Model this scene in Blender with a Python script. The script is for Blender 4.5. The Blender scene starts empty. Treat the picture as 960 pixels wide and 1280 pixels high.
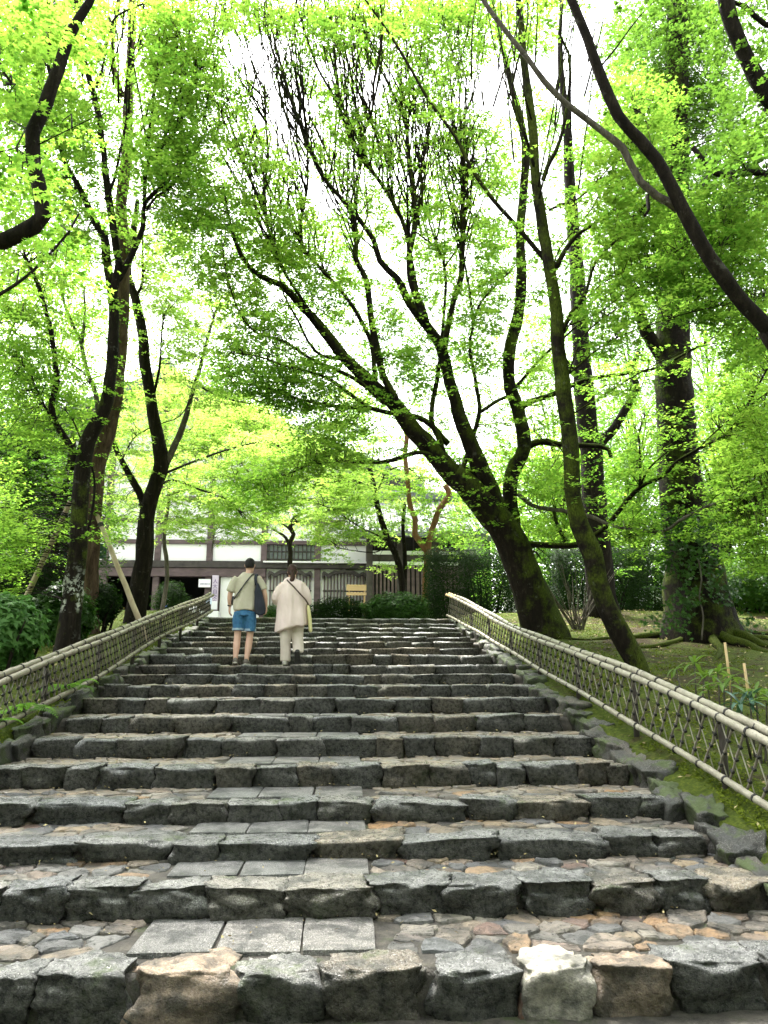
import bpy, bmesh, math, random
import numpy as np
from mathutils import Vector, Matrix, noise as mnoise
random.seed(7); RNG = np.random.default_rng(7)
S = bpy.context.scene
COL = S.collection
PI = math.pi
R = math.radians

# ------------------------------------------------------------------ camera, world, sun, exposure
EYE = 1.45
YAW, PITCH = R(3.2), R(12.0)
FW = Vector((math.sin(YAW)*math.cos(PITCH), math.cos(YAW)*math.cos(PITCH), math.sin(PITCH)))
RT = Vector((math.cos(YAW), -math.sin(YAW), 0))
UP = RT.cross(FW)
CAM = Vector((0, 0, EYE))
cd = bpy.data.cameras.new('camera'); cam = bpy.data.objects.new('camera', cd); COL.objects.link(cam)
cam.location = CAM
cam.rotation_euler = Matrix((RT, UP, -FW)).transposed().to_euler()
cd.sensor_fit = 'VERTICAL'; cd.sensor_height = 24.0; cd.lens = 24.0*960/1280
cd.clip_start = .05; cd.clip_end = 2000
S.camera = cam

SUN_EL, SUN_AZ = R(60), R(-28)          # azimuth measured from +Y towards +X
w = bpy.data.worlds.new("World"); S.world = w; w.use_nodes = True
wn = w.node_tree.nodes; wl = w.node_tree.links
sky = wn.new('ShaderNodeTexSky'); sky.sky_type = 'NISHITA'; sky.sun_disc = False
sky.sun_elevation = SUN_EL; sky.sun_rotation = SUN_AZ; sky.dust_density = 4.0; sky.air_density = 1.0; sky.ozone_density = 1.0
hs = wn.new('ShaderNodeHueSaturation'); hs.inputs['Saturation'].default_value = .12
wl.new(sky.outputs[0], hs.inputs['Color']); wl.new(hs.outputs[0], wn['Background'].inputs[0])
wn['Background'].inputs[1].default_value = 0.1
ld = bpy.data.lights.new('sun', 'SUN'); ld.energy = 1.5; ld.angle = R(10); ld.color = (1, .96, .88)
sun = bpy.data.objects.new('sun', ld); COL.objects.link(sun)
sd = Vector((math.sin(SUN_AZ)*math.cos(SUN_EL), math.cos(SUN_AZ)*math.cos(SUN_EL), math.sin(SUN_EL)))
sun.rotation_euler = (-sd).to_track_quat('-Z', 'Y').to_euler()
S.view_settings.view_transform = 'Standard'; S.view_settings.look = 'None'
S.view_settings.exposure = 3.35; S.view_settings.gamma = 1
S.cycles.max_bounces = 9; S.cycles.diffuse_bounces = 3; S.cycles.glossy_bounces = 2
S.cycles.transmission_bounces = 7; S.cycles.caustics_reflective = False; S.cycles.caustics_refractive = False

# ------------------------------------------------------------------ helpers
def ray(px, py): return FW + RT*((px-480)/960) + UP*((640-py)/960)
def P(px, py, Y):
    r = ray(px, py); return CAM + r*(Y/r.y)
def PX(p):
    d = Vector(p)-CAM; z = d.dot(FW); return (480+960*d.dot(RT)/z, 640-960*d.dot(UP)/z)
def prop(o, label=None, cat=None, group=None, kind=None):
    if label: o['label'] = label
    if cat: o['category'] = cat
    if group: o['group'] = group
    if kind: o['kind'] = kind
    return o
def empty(name, loc=(0, 0, 0), label=None, cat=None, group=None, kind=None, rz=0):
    o = bpy.data.objects.new(name, None); COL.objects.link(o); o.location = loc; o.rotation_euler.z = rz
    o.empty_display_size = .1
    return prop(o, label, cat, group, kind)
def mesh(name, v, f, mats, smooth=True, mi=None):
    me = bpy.data.meshes.new(name); me.from_pydata([tuple(x) for x in v], [], f)
    for m in (mats if isinstance(mats, (list, tuple)) else [mats]): me.materials.append(m)
    if mi is not None: me.polygons.foreach_set('material_index', mi)
    if smooth: me.polygons.foreach_set('use_smooth', [True]*len(f))
    me.update(); return me
def fast_mesh(name, V, loops, starts, mat, smooth=False):
    me = bpy.data.meshes.new(name)
    me.vertices.add(len(V)); me.vertices.foreach_set('co', np.asarray(V, np.float32).ravel())
    me.loops.add(len(loops)); me.loops.foreach_set('vertex_index', np.asarray(loops, np.int32))
    me.polygons.add(len(starts)); me.polygons.foreach_set('loop_start', np.asarray(starts, np.int32))
    me.materials.append(mat); me.update(calc_edges=True); me.validate()
    if smooth: me.polygons.foreach_set('use_smooth', [True]*len(starts))
    return me
def link(name, me, parent=None, loc=None, rot=None, scale=None):
    o = bpy.data.objects.new(name, me); COL.objects.link(o)
    if parent is not None: o.parent = parent
    if loc is not None: o.location = loc
    if rot is not None: o.rotation_euler = rot
    if scale is not None: o.scale = scale
    return o
class MB:
    def __init__(s): s.v = []; s.f = []
    def add(s, v, f):
        b = len(s.v); s.v += [Vector(x) for x in v]; s.f += [tuple(i+b for i in q) for q in f]; return s
    def box(s, c, d, M=None, bev=0.0):
        x, y, z = d[0]/2, d[1]/2, d[2]/2
        if bev <= 0:
            v = [Vector((sx*x, sy*y, sz*z)) for sz in (-1, 1) for sy in (-1, 1) for sx in (-1, 1)]
            f = [(0, 2, 3, 1), (4, 5, 7, 6), (0, 1, 5, 4), (2, 6, 7, 3), (0, 4, 6, 2), (1, 3, 7, 5)]
        else:
            b = min(bev, x*.9, y*.9, z*.9); v = []; f = []
            bm = bmesh.new(); bmesh.ops.create_cube(bm, size=1)
            bmesh.ops.scale(bm, vec=(2*x, 2*y, 2*z), verts=bm.verts)
            bmesh.ops.bevel(bm, geom=list(bm.edges), offset=b, segments=1, affect='EDGES')
            v = [q.co.copy() for q in bm.verts]; bm.verts.index_update(); f = [tuple(q.index for q in p.verts) for p in bm.faces]; bm.free()
        M = M or Matrix()
        s.add([M @ q + Vector(c) for q in v], f); return s
    def tube(s, pts, rad, n=8, cap=True):
        pts = [Vector(p) for p in pts]
        if not hasattr(rad, '__len__'): rad = [rad]*len(pts)
        b = len(s.v); prev = None
        for i, p in enumerate(pts):
            t = (pts[min(i+1, len(pts)-1)]-pts[max(i-1, 0)])
            if t.length < 1e-9: t = Vector((0, 0, 1))
            t.normalize()
            if prev is None:
                a = Vector((1, 0, 0)) if abs(t.x) < .8 else Vector((0, 1, 0))
                u = t.cross(a).normalized()
            else:
                u = (prev - t*prev.dot(t)).normalized()
            prev = u; q = t.cross(u)
            r = rad[i]; ru, rq = (r, r) if not hasattr(r, '__len__') else r
            for k in range(n):
                a = 2*PI*k/n; s.v.append(p + u*math.cos(a)*ru + q*math.sin(a)*rq)
        for i in range(len(pts)-1):
            for k in range(n):
                k2 = (k+1) % n
                s.f.append((b+i*n+k, b+i*n+k2, b+(i+1)*n+k2, b+(i+1)*n+k))
        if cap:
            s.f.append(tuple(b+k for k in reversed(range(n)))); s.f.append(tuple(b+(len(pts)-1)*n+k for k in range(n)))
        return s
    def loft(s, rings, cap=True):
        b = len(s.v); n = len(rings[0])
        for r in rings: s.v += [Vector(p) for p in r]
        for i in range(len(rings)-1):
            for k in range(n):
                k2 = (k+1) % n; s.f.append((b+i*n+k, b+i*n+k2, b+(i+1)*n+k2, b+(i+1)*n+k))
        if cap:
            s.f.append(tuple(b+k for k in reversed(range(n)))); s.f.append(tuple(b+(len(rings)-1)*n+k for k in range(n)))
        return s
    def prism(s, poly, y0, y1):            # polygon in x,z extruded along y
        b = len(s.v); n = len(poly)
        s.v += [Vector((x, y0, z)) for x, z in poly] + [Vector((x, y1, z)) for x, z in poly]
        s.f.append(tuple(b+i for i in range(n))); s.f.append(tuple(b+n+i for i in reversed(range(n))))
        for i in range(n):
            j = (i+1) % n; s.f.append((b+j, b+i, b+n+i, b+n+j))
        return s
    def me(s, name, mat, smooth=False): return mesh(name, s.v, s.f, mat, smooth)
    def build(s, name, mat, parent=None, smooth=False): return link(name, s.me(name, mat, smooth), parent)
def ell(c, rx, ry, n=14, tilt=0, sq=1.0):
    out = []
    for k in range(n):
        a = 2*PI*k/n; ca, sa = math.cos(a), math.sin(a)
        x = rx*math.copysign(abs(ca)**sq, ca); y = ry*math.copysign(abs(sa)**sq, sa)
        out.append(Vector((c[0]+x, c[1]+y, c[2]+x*tilt)))
    return out
def smooth_path(pts, step=.25):
    pts = [Vector(p) for p in pts]; out = []
    q = [pts[0]*2-pts[1]] + pts + [pts[-1]*2-pts[-2]]
    for i in range(1, len(q)-2):
        a, b, c, d = q[i-1], q[i], q[i+1], q[i+2]
        n = max(1, int((c-b).length/step))
        for k in range(n):
            t = k/n
            out.append(.5*((2*b)+(c-a)*t+(2*a-5*b+4*c-d)*t*t+(3*b-a-3*c+d)*t**3))
    out.append(pts[-1]); return out
def voxel(mb, mat, name, size=.012, it=4, fac=.5):
    """one continuous surface out of overlapping lofts"""
    me = mb.me(name+'_raw', mat); o = bpy.data.objects.new('tmp', me); COL.objects.link(o)
    m = o.modifiers.new('r', 'REMESH'); m.mode = 'VOXEL'; m.voxel_size = size
    if it:
        m2 = o.modifiers.new('s', 'SMOOTH'); m2.iterations = it; m2.factor = fac
    dg = bpy.context.evaluated_depsgraph_get(); ev = o.evaluated_get(dg)
    out = bpy.data.meshes.new_from_object(ev); out.name = name
    bpy.data.objects.remove(o); bpy.data.meshes.remove(me)
    out.materials.clear(); out.materials.append(mat)
    out.polygons.foreach_set('use_smooth', [True]*len(out.polygons)); return out

# ------------------------------------------------------------------ materials
def hexc(r, g, b): return (r, g, b, 1)
def ramp(nt, fac, cols, interp='LINEAR'):
    r = nt.nodes.new('ShaderNodeValToRGB'); r.color_ramp.interpolation = interp
    e = r.color_ramp.elements
    while len(e) < len(cols): e.new(.5)
    for i, c in enumerate(cols):
        if len(c) == 2: e[i].position, c = c[0], c[1]
        else: e[i].position = i/max(1, len(cols)-1)
        e[i].color = (*c, 1)
    nt.links.new(fac, r.inputs[0]); return r.outputs[0]
def new_mat(name):
    m = bpy.data.materials.new(name); m.use_nodes = True; return m, m.node_tree, m.node_tree.nodes['Principled BSDF']
def coords(nt, kind='Object', rnd=0):
    tc = nt.nodes.new('ShaderNodeTexCoord'); out = tc.outputs[kind]
    if rnd:
        oi = nt.nodes.new('ShaderNodeObjectInfo'); ma = nt.nodes.new('ShaderNodeVectorMath'); ma.operation = 'MULTIPLY_ADD'
        nt.links.new(oi.outputs['Random'], ma.inputs[0]); ma.inputs[1].default_value = (rnd, rnd*1.7, rnd*.6)
        nt.links.new(out, ma.inputs[2]); out = ma.outputs[0]
    return out
def pos(nt):
    return nt.nodes.new('ShaderNodeNewGeometry').outputs['Position']
def noise(nt, vec, scale, detail=4, rough=.55, dist=0, stretch=None):
    if stretch:
        mp = nt.nodes.new('ShaderNodeVectorMath'); mp.operation = 'MULTIPLY'; mp.inputs[1].default_value = stretch
        nt.links.new(vec, mp.inputs[0]); vec = mp.outputs[0]
    n = nt.nodes.new('ShaderNodeTexNoise'); n.inputs['Scale'].default_value = scale; n.inputs['Detail'].default_value = detail
    n.inputs['Roughness'].default_value = rough; n.inputs['Distortion'].default_value = dist
    nt.links.new(vec, n.inputs['Vector']); return n.outputs['Fac']
def mixc(nt, fac, a, b, mode='MIX'):
    m = nt.nodes.new('ShaderNodeMix'); m.data_type = 'RGBA'; m.blend_type = mode
    for s, x in ((0, fac), (6, a), (7, b)):
        if isinstance(x, (int, float)): m.inputs[s].default_value = x
        elif isinstance(x, tuple): m.inputs[s].default_value = (*x, 1)
        else: nt.links.new(x, m.inputs[s])
    return m.outputs[2]
def math_(nt, op, a, b=0.0, clamp=False):
    m = nt.nodes.new('ShaderNodeMath'); m.operation = op; m.use_clamp = clamp
    for i, x in enumerate((a, b)):
        if isinstance(x, (int, float)): m.inputs[i].default_value = x
        else: nt.links.new(x, m.inputs[i])
    return m.outputs[0]
def maprange(nt, v, a, b, c=0, d=1):
    m = nt.nodes.new('ShaderNodeMapRange'); m.inputs[1].default_value = a; m.inputs[2].default_value = b
    m.inputs[3].default_value = c; m.inputs[4].default_value = d; nt.links.new(v, m.inputs[0]); return m.outputs[0]
def bump(nt, bsdf, h, strength=.3, dist=.01):
    b = nt.nodes.new('ShaderNodeBump'); b.inputs['Strength'].default_value = strength; b.inputs['Distance'].default_value = dist
    nt.links.new(h, b.inputs['Height']); nt.links.new(b.outputs[0], bsdf.inputs['Normal'])
def simple(name, cols, scale=6, rough=.6, bs=.15, bd=.005, rnd=0, kind='Object', stretch=None, detail=5, spec=.5):
    m, nt, b = new_mat(name); v = coords(nt, kind, rnd); n = noise(nt, v, scale, detail, stretch=stretch)
    nt.links.new(ramp(nt, n, [(.3, cols[0]), (.7, cols[-1])] if len(cols) == 2 else cols), b.inputs['Base Color'])
    b.inputs['Roughness'].default_value = rough; b.inputs['Specular IOR Level'].default_value = spec
    n2 = noise(nt, v, scale*6, 4, .7, stretch=stretch); bump(nt, b, n2, bs, bd); return m
def up_facing(nt):
    g = nt.nodes.new('ShaderNodeNewGeometry'); s = nt.nodes.new('ShaderNodeSeparateXYZ')
    nt.links.new(g.outputs['Normal'], s.inputs[0]); return s.outputs[2]
def sep(nt, v):
    s = nt.nodes.new('ShaderNodeSeparateXYZ'); nt.links.new(v, s.inputs[0]); return s.outputs
def stone_mat(name, palette, speck=.5, rough=(.22, .6), moss=.12, shade_grime=.0, mlo=.6):
    m, nt, b = new_mat(name)
    p = pos(nt)
    oi = nt.nodes.new('ShaderNodeObjectInfo')
    base = ramp(nt, oi.outputs['Random'], palette, 'LINEAR')
    big = noise(nt, p, 5, 5, .6); fine = noise(nt, p, 130, 3, .7); mid = noise(nt, p, 28, 5, .65)
    c = mixc(nt, 1.0, base, ramp(nt, mid, [(.25, (.35, .35, .36)), (.5, (.95, .95, .95)), (.75, (1.35, 1.33, 1.3))]), 'MULTIPLY')
    c = mixc(nt, math_(nt, 'MULTIPLY', maprange(nt, fine, .56, .66), speck), c, (.62, .61, .58))
    c = mixc(nt, math_(nt, 'MULTIPLY', maprange(nt, fine, .44, .36), speck), c, (.03, .03, .03))
    # dark weather film in blotches, and moss in blotches
    c = mixc(nt, math_(nt, 'MULTIPLY', maprange(nt, big, .46, .6), .7), c, (.03, .033, .031))
    mo = noise(nt, p, 3.1, 6, .7)
    c = mixc(nt, math_(nt, 'MULTIPLY', maprange(nt, mo, mlo, mlo+.1), moss*6, True), c, (.05, .075, .015))
    if shade_grime:   # shade put into the side faces' colour, plus algae that feet never polish
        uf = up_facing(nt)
        shade_m = math_(nt, 'MULTIPLY', maprange(nt, uf, .62, .3), shade_grime)
        nt.links.new(math_(nt, 'MULTIPLY', math_(nt, 'SUBTRACT', 1.0, shade_m), .55), b.inputs['Specular IOR Level'])  # sheen cut on the same faces to deepen that painted shade
        c = mixc(nt, shade_m, c, mixc(nt, maprange(nt, mid, .35, .7), (.007, .008, .007), (.06, .058, .048)))
    nt.links.new(c, b.inputs['Base Color'])
    nt.links.new(maprange(nt, mid, .3, .7, rough[0], rough[1]), b.inputs['Roughness'])
    h = math_(nt, 'ADD', math_(nt, 'MULTIPLY', mid, 1.0), math_(nt, 'MULTIPLY', noise(nt, p, 75, 4, .75), .7)); bump(nt, b, h, 1.0, .022)
    return m
M = {}
GR = [(0, (.10, .10, .10)), (.2, (.19, .188, .18)), (.4, (.26, .25, .235)), (.55, (.13, .135, .14)), (.68, (.22, .205, .18)), (.8, (.29, .235, .17)), (.88, (.2, .15, .1)), (1, (.16, .165, .165))]
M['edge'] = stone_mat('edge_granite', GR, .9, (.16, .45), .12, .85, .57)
M['flag'] = stone_mat('flagstone', [(0, (.09, .09, .095)), (.14, (.19, .185, .175)), (.28, (.25, .2, .145)), (.4, (.14, .125, .11)), (.5, (.31, .235, .15)), (.6, (.12, .125, .13)), (.72, (.34, .2, .09)), (.8, (.21, .19, .165)), (.9, (.36, .32, .26)), (1, (.16, .09, .07))], .12, (.22, .55), .06)
M['slab'] = stone_mat('cut_granite', [(0, (.17, .17, .162)), (.5, (.21, .195, .178)), (1, (.15, .148, .143))], .9, (.3, .6), .02)
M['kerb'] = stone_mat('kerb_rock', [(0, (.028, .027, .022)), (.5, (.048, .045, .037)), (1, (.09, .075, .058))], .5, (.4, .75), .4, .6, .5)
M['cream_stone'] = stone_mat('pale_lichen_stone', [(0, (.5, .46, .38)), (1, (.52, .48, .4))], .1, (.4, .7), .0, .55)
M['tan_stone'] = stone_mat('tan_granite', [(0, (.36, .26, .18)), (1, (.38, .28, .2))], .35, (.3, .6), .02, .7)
M['rust_stone'] = stone_mat('rust_stone', [(0, (.2, .075, .03)), (1, (.25, .1, .04))], .15, (.3, .6), .02, .0)
# mortar bed
m, nt, b = new_mat('mortar'); p = pos(nt)
n1 = noise(nt, p, 9, 6, .65); n2 = noise(nt, p, 90, 4, .7); n3 = noise(nt, p, 3.5, 5, .7)
c = ramp(nt, n1, [(.3, (.025, .022, .018)), (.5, (.07, .062, .05)), (.7, (.13, .115, .09))])
c = mixc(nt, maprange(nt, n3, .55, .68), c, (.05, .075, .018)); nt.links.new(c, b.inputs['Base Color'])
b.inputs['Roughness'].default_value = .7; bump(nt, b, math_(nt, 'ADD', n1, math_(nt, 'MULTIPLY', n2, .9)), 1, .035); M['mortar'] = m
# mossy ground
m, nt, b = new_mat('mossy_ground'); p = pos(nt)
n1 = noise(nt, p, .9, 6, .65); n2 = noise(nt, p, 26, 6, .75); n3 = noise(nt, p, 140, 3, .7); n4 = noise(nt, p, 4.2, 5, .65)
moss = ramp(nt, n2, [(.25, (.015, .025, .004)), (.5, (.07, .10, .012)), (.75, (.19, .22, .03))])
soil = ramp(nt, n2, [(.25, (.012, .009, .005)), (.5, (.045, .033, .016)), (.72, (.13, .09, .045))])
mk = math_(nt, 'ADD', math_(nt, 'MULTIPLY', n1, .7), math_(nt, 'MULTIPLY', n4, .4)); mk = math_(nt, 'ADD', mk, maprange(nt, sep(nt, p)[0], 3.0, 5.6, -.03, .055))
c = mixc(nt, maprange(nt, mk, .54, .66), moss, soil)
nt.links.new(c, b.inputs['Base Color']); b.inputs['Roughness'].default_value = .9; b.inputs['Specular IOR Level'].default_value = .15
bump(nt, b, math_(nt, 'ADD', n2, math_(nt, 'MULTIPLY', n3, .5)), 1, .04); M['ground'] = m
# bark
def bark(name, cols, moss=0.0, sc=9, lichen=0.0, rough=.85, patch=None):
    m, nt, b = new_mat(name); p = pos(nt)
    n = noise(nt, p, sc, 6, .7, .4, (1, 1, .22)); n2 = noise(nt, p, sc*5, 4, .7, 0, (1, 1, .4)); n3 = noise(nt, p, 2.2, 5, .7)
    c = ramp(nt, n, [(.28, cols[0]), (.55, cols[1]), (.78, cols[2])])
    if moss:
        uf = up_facing(nt)
        k = math_(nt, 'ADD', math_(nt, 'MULTIPLY', uf, .28), n3)
        ms = ramp(nt, n2, [(.3, (.012, .018, .003)), (.6, (.06, .08, .01)), (.8, (.11, .135, .02))])
        c = mixc(nt, math_(nt, 'MULTIPLY', maprange(nt, k, .53-.1*moss, .68-.1*moss), 1.0, True), c, ms)
    if lichen:
        c = mixc(nt, math_(nt, 'MULTIPLY', maprange(nt, noise(nt, p, 7, 5, .7), .6, .68), lichen), c, (.33, .34, .29))
    if patch:   # pale crust grown on one stretch of the trunk
        z = sep(nt, p)[2]; z0, z1 = patch
        k = math_(nt, 'MULTIPLY', maprange(nt, z, z0, z0+.12), maprange(nt, z, z1, z1-.5))
        k = math_(nt, 'MULTIPLY', k, maprange(nt, noise(nt, p, 9, 6, .75), .5, .56))
        k = math_(nt, 'MULTIPLY', k, maprange(nt, noise(nt, p, 1.7, 3, .6), .44, .5))
        c = mixc(nt, k, c, (.5, .52, .46))
    nt.links.new(c, b.inputs['Base Color']); b.inputs['Roughness'].default_value = rough; b.inputs['Specular IOR Level'].default_value = .08
    bump(nt, b, math_(nt, 'ADD', n, math_(nt, 'MULTIPLY', n2, .4)), 1, .03); return m
DK = [(.004, .0035, .003), (.014, .011, .008), (.04, .033, .025)]
M['bark'] = bark('maple_bark', DK, 0, 11, .12)
M['bark_patch'] = bark('maple_bark_lichen', DK, .15, 11, .15, patch=(2.45, 3.3))
M['bark_moss'] = bark('mossy_bark', DK, 1.0, 11, .12)
M['bark_moss2'] = bark('very_mossy_bark', DK, 1.35, 11, .1)
M['bark_grey'] = bark('grey_bark', [(.03, .026, .022), (.10, .088, .072), (.21, .19, .16)], 0, 14, .35)
M['bark_brown'] = bark('brown_bark', [(.018, .012, .009), (.085, .055, .04), (.17, .12, .09)], 0, 12, .1)
M['bark_orange'] = bark('orange_smooth_bark', [(.10, .05, .025), (.2, .105, .055), (.28, .17, .1)], 0, 7, .12)
M['bark_cedar'] = bark('cedar_bark', [(.003, .0025, .002), (.011, .008, .006), (.034, .025, .018)], .25, 16, .05)
# leaves
def leaf_mat(name, lo, hi, tlo, thi, tr=.5, rough=.6):
    m = bpy.data.materials.new(name); m.use_nodes = True; nt = m.node_tree; b = nt.nodes['Principled BSDF']
    g = nt.nodes.new('ShaderNodeNewGeometry'); n = noise(nt, g.outputs['Position'], .55, 3, .6)
    f = math_(nt, 'ADD', math_(nt, 'MULTIPLY', g.outputs['Random Per Island'], .55), math_(nt, 'MULTIPLY', maprange(nt, n, .3, .7), .45))
    nt.links.new(ramp(nt, f, [lo, hi]), b.inputs['Base Color']); b.inputs['Roughness'].default_value = rough
    b.inputs['Specular IOR Level'].default_value = .12
    t = nt.nodes.new('ShaderNodeBsdfTranslucent'); nt.links.new(ramp(nt, f, [tlo, thi]), t.inputs['Color'])
    mx = nt.nodes.new('ShaderNodeMixShader'); mx.inputs[0].default_value = tr
    nt.links.new(b.outputs[0], mx.inputs[1]); nt.links.new(t.outputs[0], mx.inputs[2])
    nt.links.new(mx.outputs[0], nt.nodes['Material Output'].inputs[0]); return m
M['maple'] = leaf_mat('maple_leaf', (.03, .08, .01), (.08, .15, .02), (.125, .34, .03), (.40, .60, .075), .68)
M['maple_fresh'] = leaf_mat('fresh_maple_leaf', (.05, .11, .015), (.12, .18, .03), (.25, .485, .055), (.50, .65, .135), .67)
M['maple_deep'] = leaf_mat('deep_maple_leaf', (.02, .065, .015), (.055, .12, .02), (.08, .25, .022), (.23, .44, .045), .6)
M['broad'] = leaf_mat('broad_leaf', (.022, .065, .014), (.06, .125, .02), (.065, .17, .02), (.18, .34, .035), .52, .45)
M['ever'] = leaf_mat('evergreen_leaf', (.004, .012, .003), (.014, .034, .006), (.012, .042, .005), (.045, .11, .012), .3, .8)
M['hedge'] = leaf_mat('hedge_leaf', (.016, .045, .010), (.05, .11, .02), (.03, .10, .012), (.10, .25, .03), .3, .35)
M['shrub'] = leaf_mat('bright_shrub_leaf', (.035, .10, .025), (.10, .2, .05), (.07, .22, .035), (.2, .42, .08), .35, .45)
M['fern'] = leaf_mat('fern_leaf', (.05, .12, .02), (.1, .2, .035), (.12, .32, .03), (.25, .5, .06), .45, .45)
M['rhodo'] = leaf_mat('rhododendron_leaf', (.05, .11, .03), (.13, .2, .04), (.1, .26, .03), (.28, .42, .05), .35, .28)
M['rhodo_blue'] = leaf_mat('blue_glossy_leaf', (.04, .09, .06), (.09, .15, .12), (.05, .14, .05), (.1, .22, .08), .2, .2)
# bamboo, timber, plaster, tile...
def bamboo(name, a, bb, dark=.35):
    m, nt, b = new_mat(name); p = pos(nt); n = noise(nt, p, 3, 4, .6); n2 = noise(nt, p, 32, 6, .75)
    c = ramp(nt, noise(nt, p, 9, 5, .7), [(.3, a), (.7, bb)]); c = mixc(nt, math_(nt, 'MULTIPLY', maprange(nt, n2, .55, .66), dark), c, (.05, .047, .04))
    nt.links.new(c, b.inputs['Base Color']); b.inputs['Roughness'].default_value = .42; bump(nt, b, n2, .2, .004); return m
M['bamboo'] = bamboo('weathered_bamboo', (.17, .155, .115), (.33, .305, .24), .6)
M['bamboo_tan'] = bamboo('newer_bamboo', (.45, .31, .14), (.55, .4, .2), .15)
M['strip'] = bamboo('bamboo_strip', (.2, .185, .14), (.34, .32, .25), .5)
M['bamboo_dark'] = bamboo('old_brown_bamboo', (.11, .095, .065), (.24, .21, .16), .6)
M['strip_dark'] = bamboo('old_bamboo_strip', (.07, .06, .042), (.16, .14, .1), .6)
M['twine'] = simple('black_twine', [(.006, .006, .006), (.02, .018, .016)], 30, .8)
M['brush'] = bamboo('dark_bamboo_branches', (.10, .085, .065), (.22, .2, .16), .6)
M['post'] = simple('dark_fence_post', [(.018, .014, .011), (.06, .048, .038)], 9, .85, .4, .01, stretch=(1, 1, .2))
M['log'] = simple('peeled_log', [(.30, .22, .14), (.5, .41, .29)], 7, .7, .25, .006, stretch=(1, 1, .25))
M['timber'] = simple('old_purple_brown_timber', [(.055, .035, .036), (.12, .082, .084)], 5, .7, .3, .006, stretch=(.4, 1, 1))
M['timber_dark'] = simple('dark_timber', [(.02, .016, .014), (.055, .045, .04)], 5, .7, .3, .006)
M['plaster'] = simple('white_plaster', [(.78, .77, .76), (.85, .84, .83)], 2, .9, .05, .002)
M['plaster_green'] = simple('pale_plaster', [(.66, .70, .64), (.74, .77, .71)], 2, .9, .05, .002)
M['tile'] = simple('grey_roof_tile', [(.07, .075, .085), (.15, .155, .17)], 4, .45, .2, .006)
M['bark_roof'] = simple('weathered_shingle', [(.05, .045, .035), (.11, .1, .08)], 6, .9, .5, .02)
M['paper'] = simple('shoji_paper', [(.62, .61, .62), (.72, .71, .72)], 3, .9, .02, .001)
M['glass'] = simple('dim_window_pane', [(.10, .11, .12), (.2, .22, .24)], 3, .15, .02, .001)
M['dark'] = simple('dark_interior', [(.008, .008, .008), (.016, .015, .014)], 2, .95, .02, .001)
M['lilac'] = simple('lilac_board', [(.5, .43, .52), (.58, .5, .6)], 3, .7, .05, .002)
M['white'] = simple('white_paint', [(.78, .78, .8), (.84, .84, .85)], 3, .6, .03, .001)
M['paleblue'] = simple('pale_blue_notice', [(.5, .6, .75), (.6, .68, .82)], 3, .6, .03, .001)
M['ink'] = simple('purple_ink', [(.12, .07, .2), (.16, .1, .26)], 3, .8, .02, .001)
M['greenboard'] = simple('dark_green_board', [(.01, .05, .04), (.02, .075, .06)], 4, .5, .1, .003)
M['benchwood'] = simple('light_bench_wood', [(.42, .28, .15), (.55, .38, .22)], 5, .6, .15, .003, stretch=(.2, 1, 1))
M['gravel'] = simple('pale_gravel', [(.32, .31, .3), (.48, .47, .45)], 40, .9, .5, .02, kind='Object')
# people
M['skin'] = simple('skin', [(.50, .30, .22), (.58, .36, .27)], 9, .5, .05, .002)
M['skin_dark'] = simple('tanned_skin', [(.42, .25, .18), (.5, .31, .23)], 9, .5, .05, .002)
M['hair_black'] = simple('black_hair', [(.005, .004, .004), (.014, .012, .011)], 40, .6, .5, .004, stretch=(1, 1, .2), spec=.2)
M['hair_brown'] = simple('brown_hair', [(.018, .009, .006), (.06, .032, .022)], 40, .6, .5, .004, stretch=(1, 1, .15), spec=.2)
M['khaki'] = simple('khaki_cotton', [(.36, .33, .25), (.44, .41, .31)], 5, .85, .25, .01)
M['denim'] = simple('blue_denim', [(.018, .09, .20), (.045, .16, .30)], 22, .85, .3, .004)
M['denim_hem'] = simple('faded_denim', [(.2, .29, .37), (.3, .4, .47)], 22, .85, .3, .004)
M['navy'] = simple('navy_canvas', [(.005, .007, .014), (.012, .016, .028)], 8, .8, .25, .006)
M['black'] = simple('black_strap', [(.007, .007, .008), (.018, .017, .017)], 20, .6, .1, .002)
M['beige'] = simple('pale_beige_linen', [(.62, .50, .46), (.70, .58, .53)], 4, .85, .25, .012)
M['beige_dark'] = simple('beige_trousers', [(.46, .40, .34), (.55, .48, .42)], 4, .85, .25, .012)
M['yellow'] = simple('pale_yellow_cloth', [(.55, .52, .24), (.65, .61, .32)], 6, .8, .2, .006)
M['brownstrap'] = simple('brown_strap', [(.05, .03, .02), (.1, .065, .045)], 20, .6, .1, .002)
M['shoe_grey'] = simple('grey_brown_shoe', [(.07, .06, .05), (.14, .12, .1)], 14, .7, .2, .003)
M['sole'] = simple('pale_rubber_sole', [(.3, .28, .24), (.4, .38, .33)], 14, .7, .2, .003)
M['sole_dark'] = simple('dark_rubber_sole', [(.012, .012, .012), (.03, .028, .026)], 24, .7, .4, .004)
M['shoe_white'] = simple('off_white_shoe', [(.5, .48, .43), (.6, .58, .52)], 14, .7, .2, .003)
M['blue'] = simple('blue_jacket', [(.03, .06, .3), (.07, .12, .45)], 6, .7, .2, .006)
M['pink'] = simple('pink_hat', [(.6, .06, .25), (.7, .1, .33)], 6, .7, .1, .003)
M['fallen'] = leaf_mat('fallen_leaf', (.10, .06, .03), (.55, .48, .24), (.1, .07, .03), (.2, .15, .08), .15, .7)
M['tuft'] = leaf_mat('moss_tuft', (.04, .06, .006), (.19, .24, .025), (.06, .1, .01), (.2, .26, .03), .3, .8)

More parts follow.
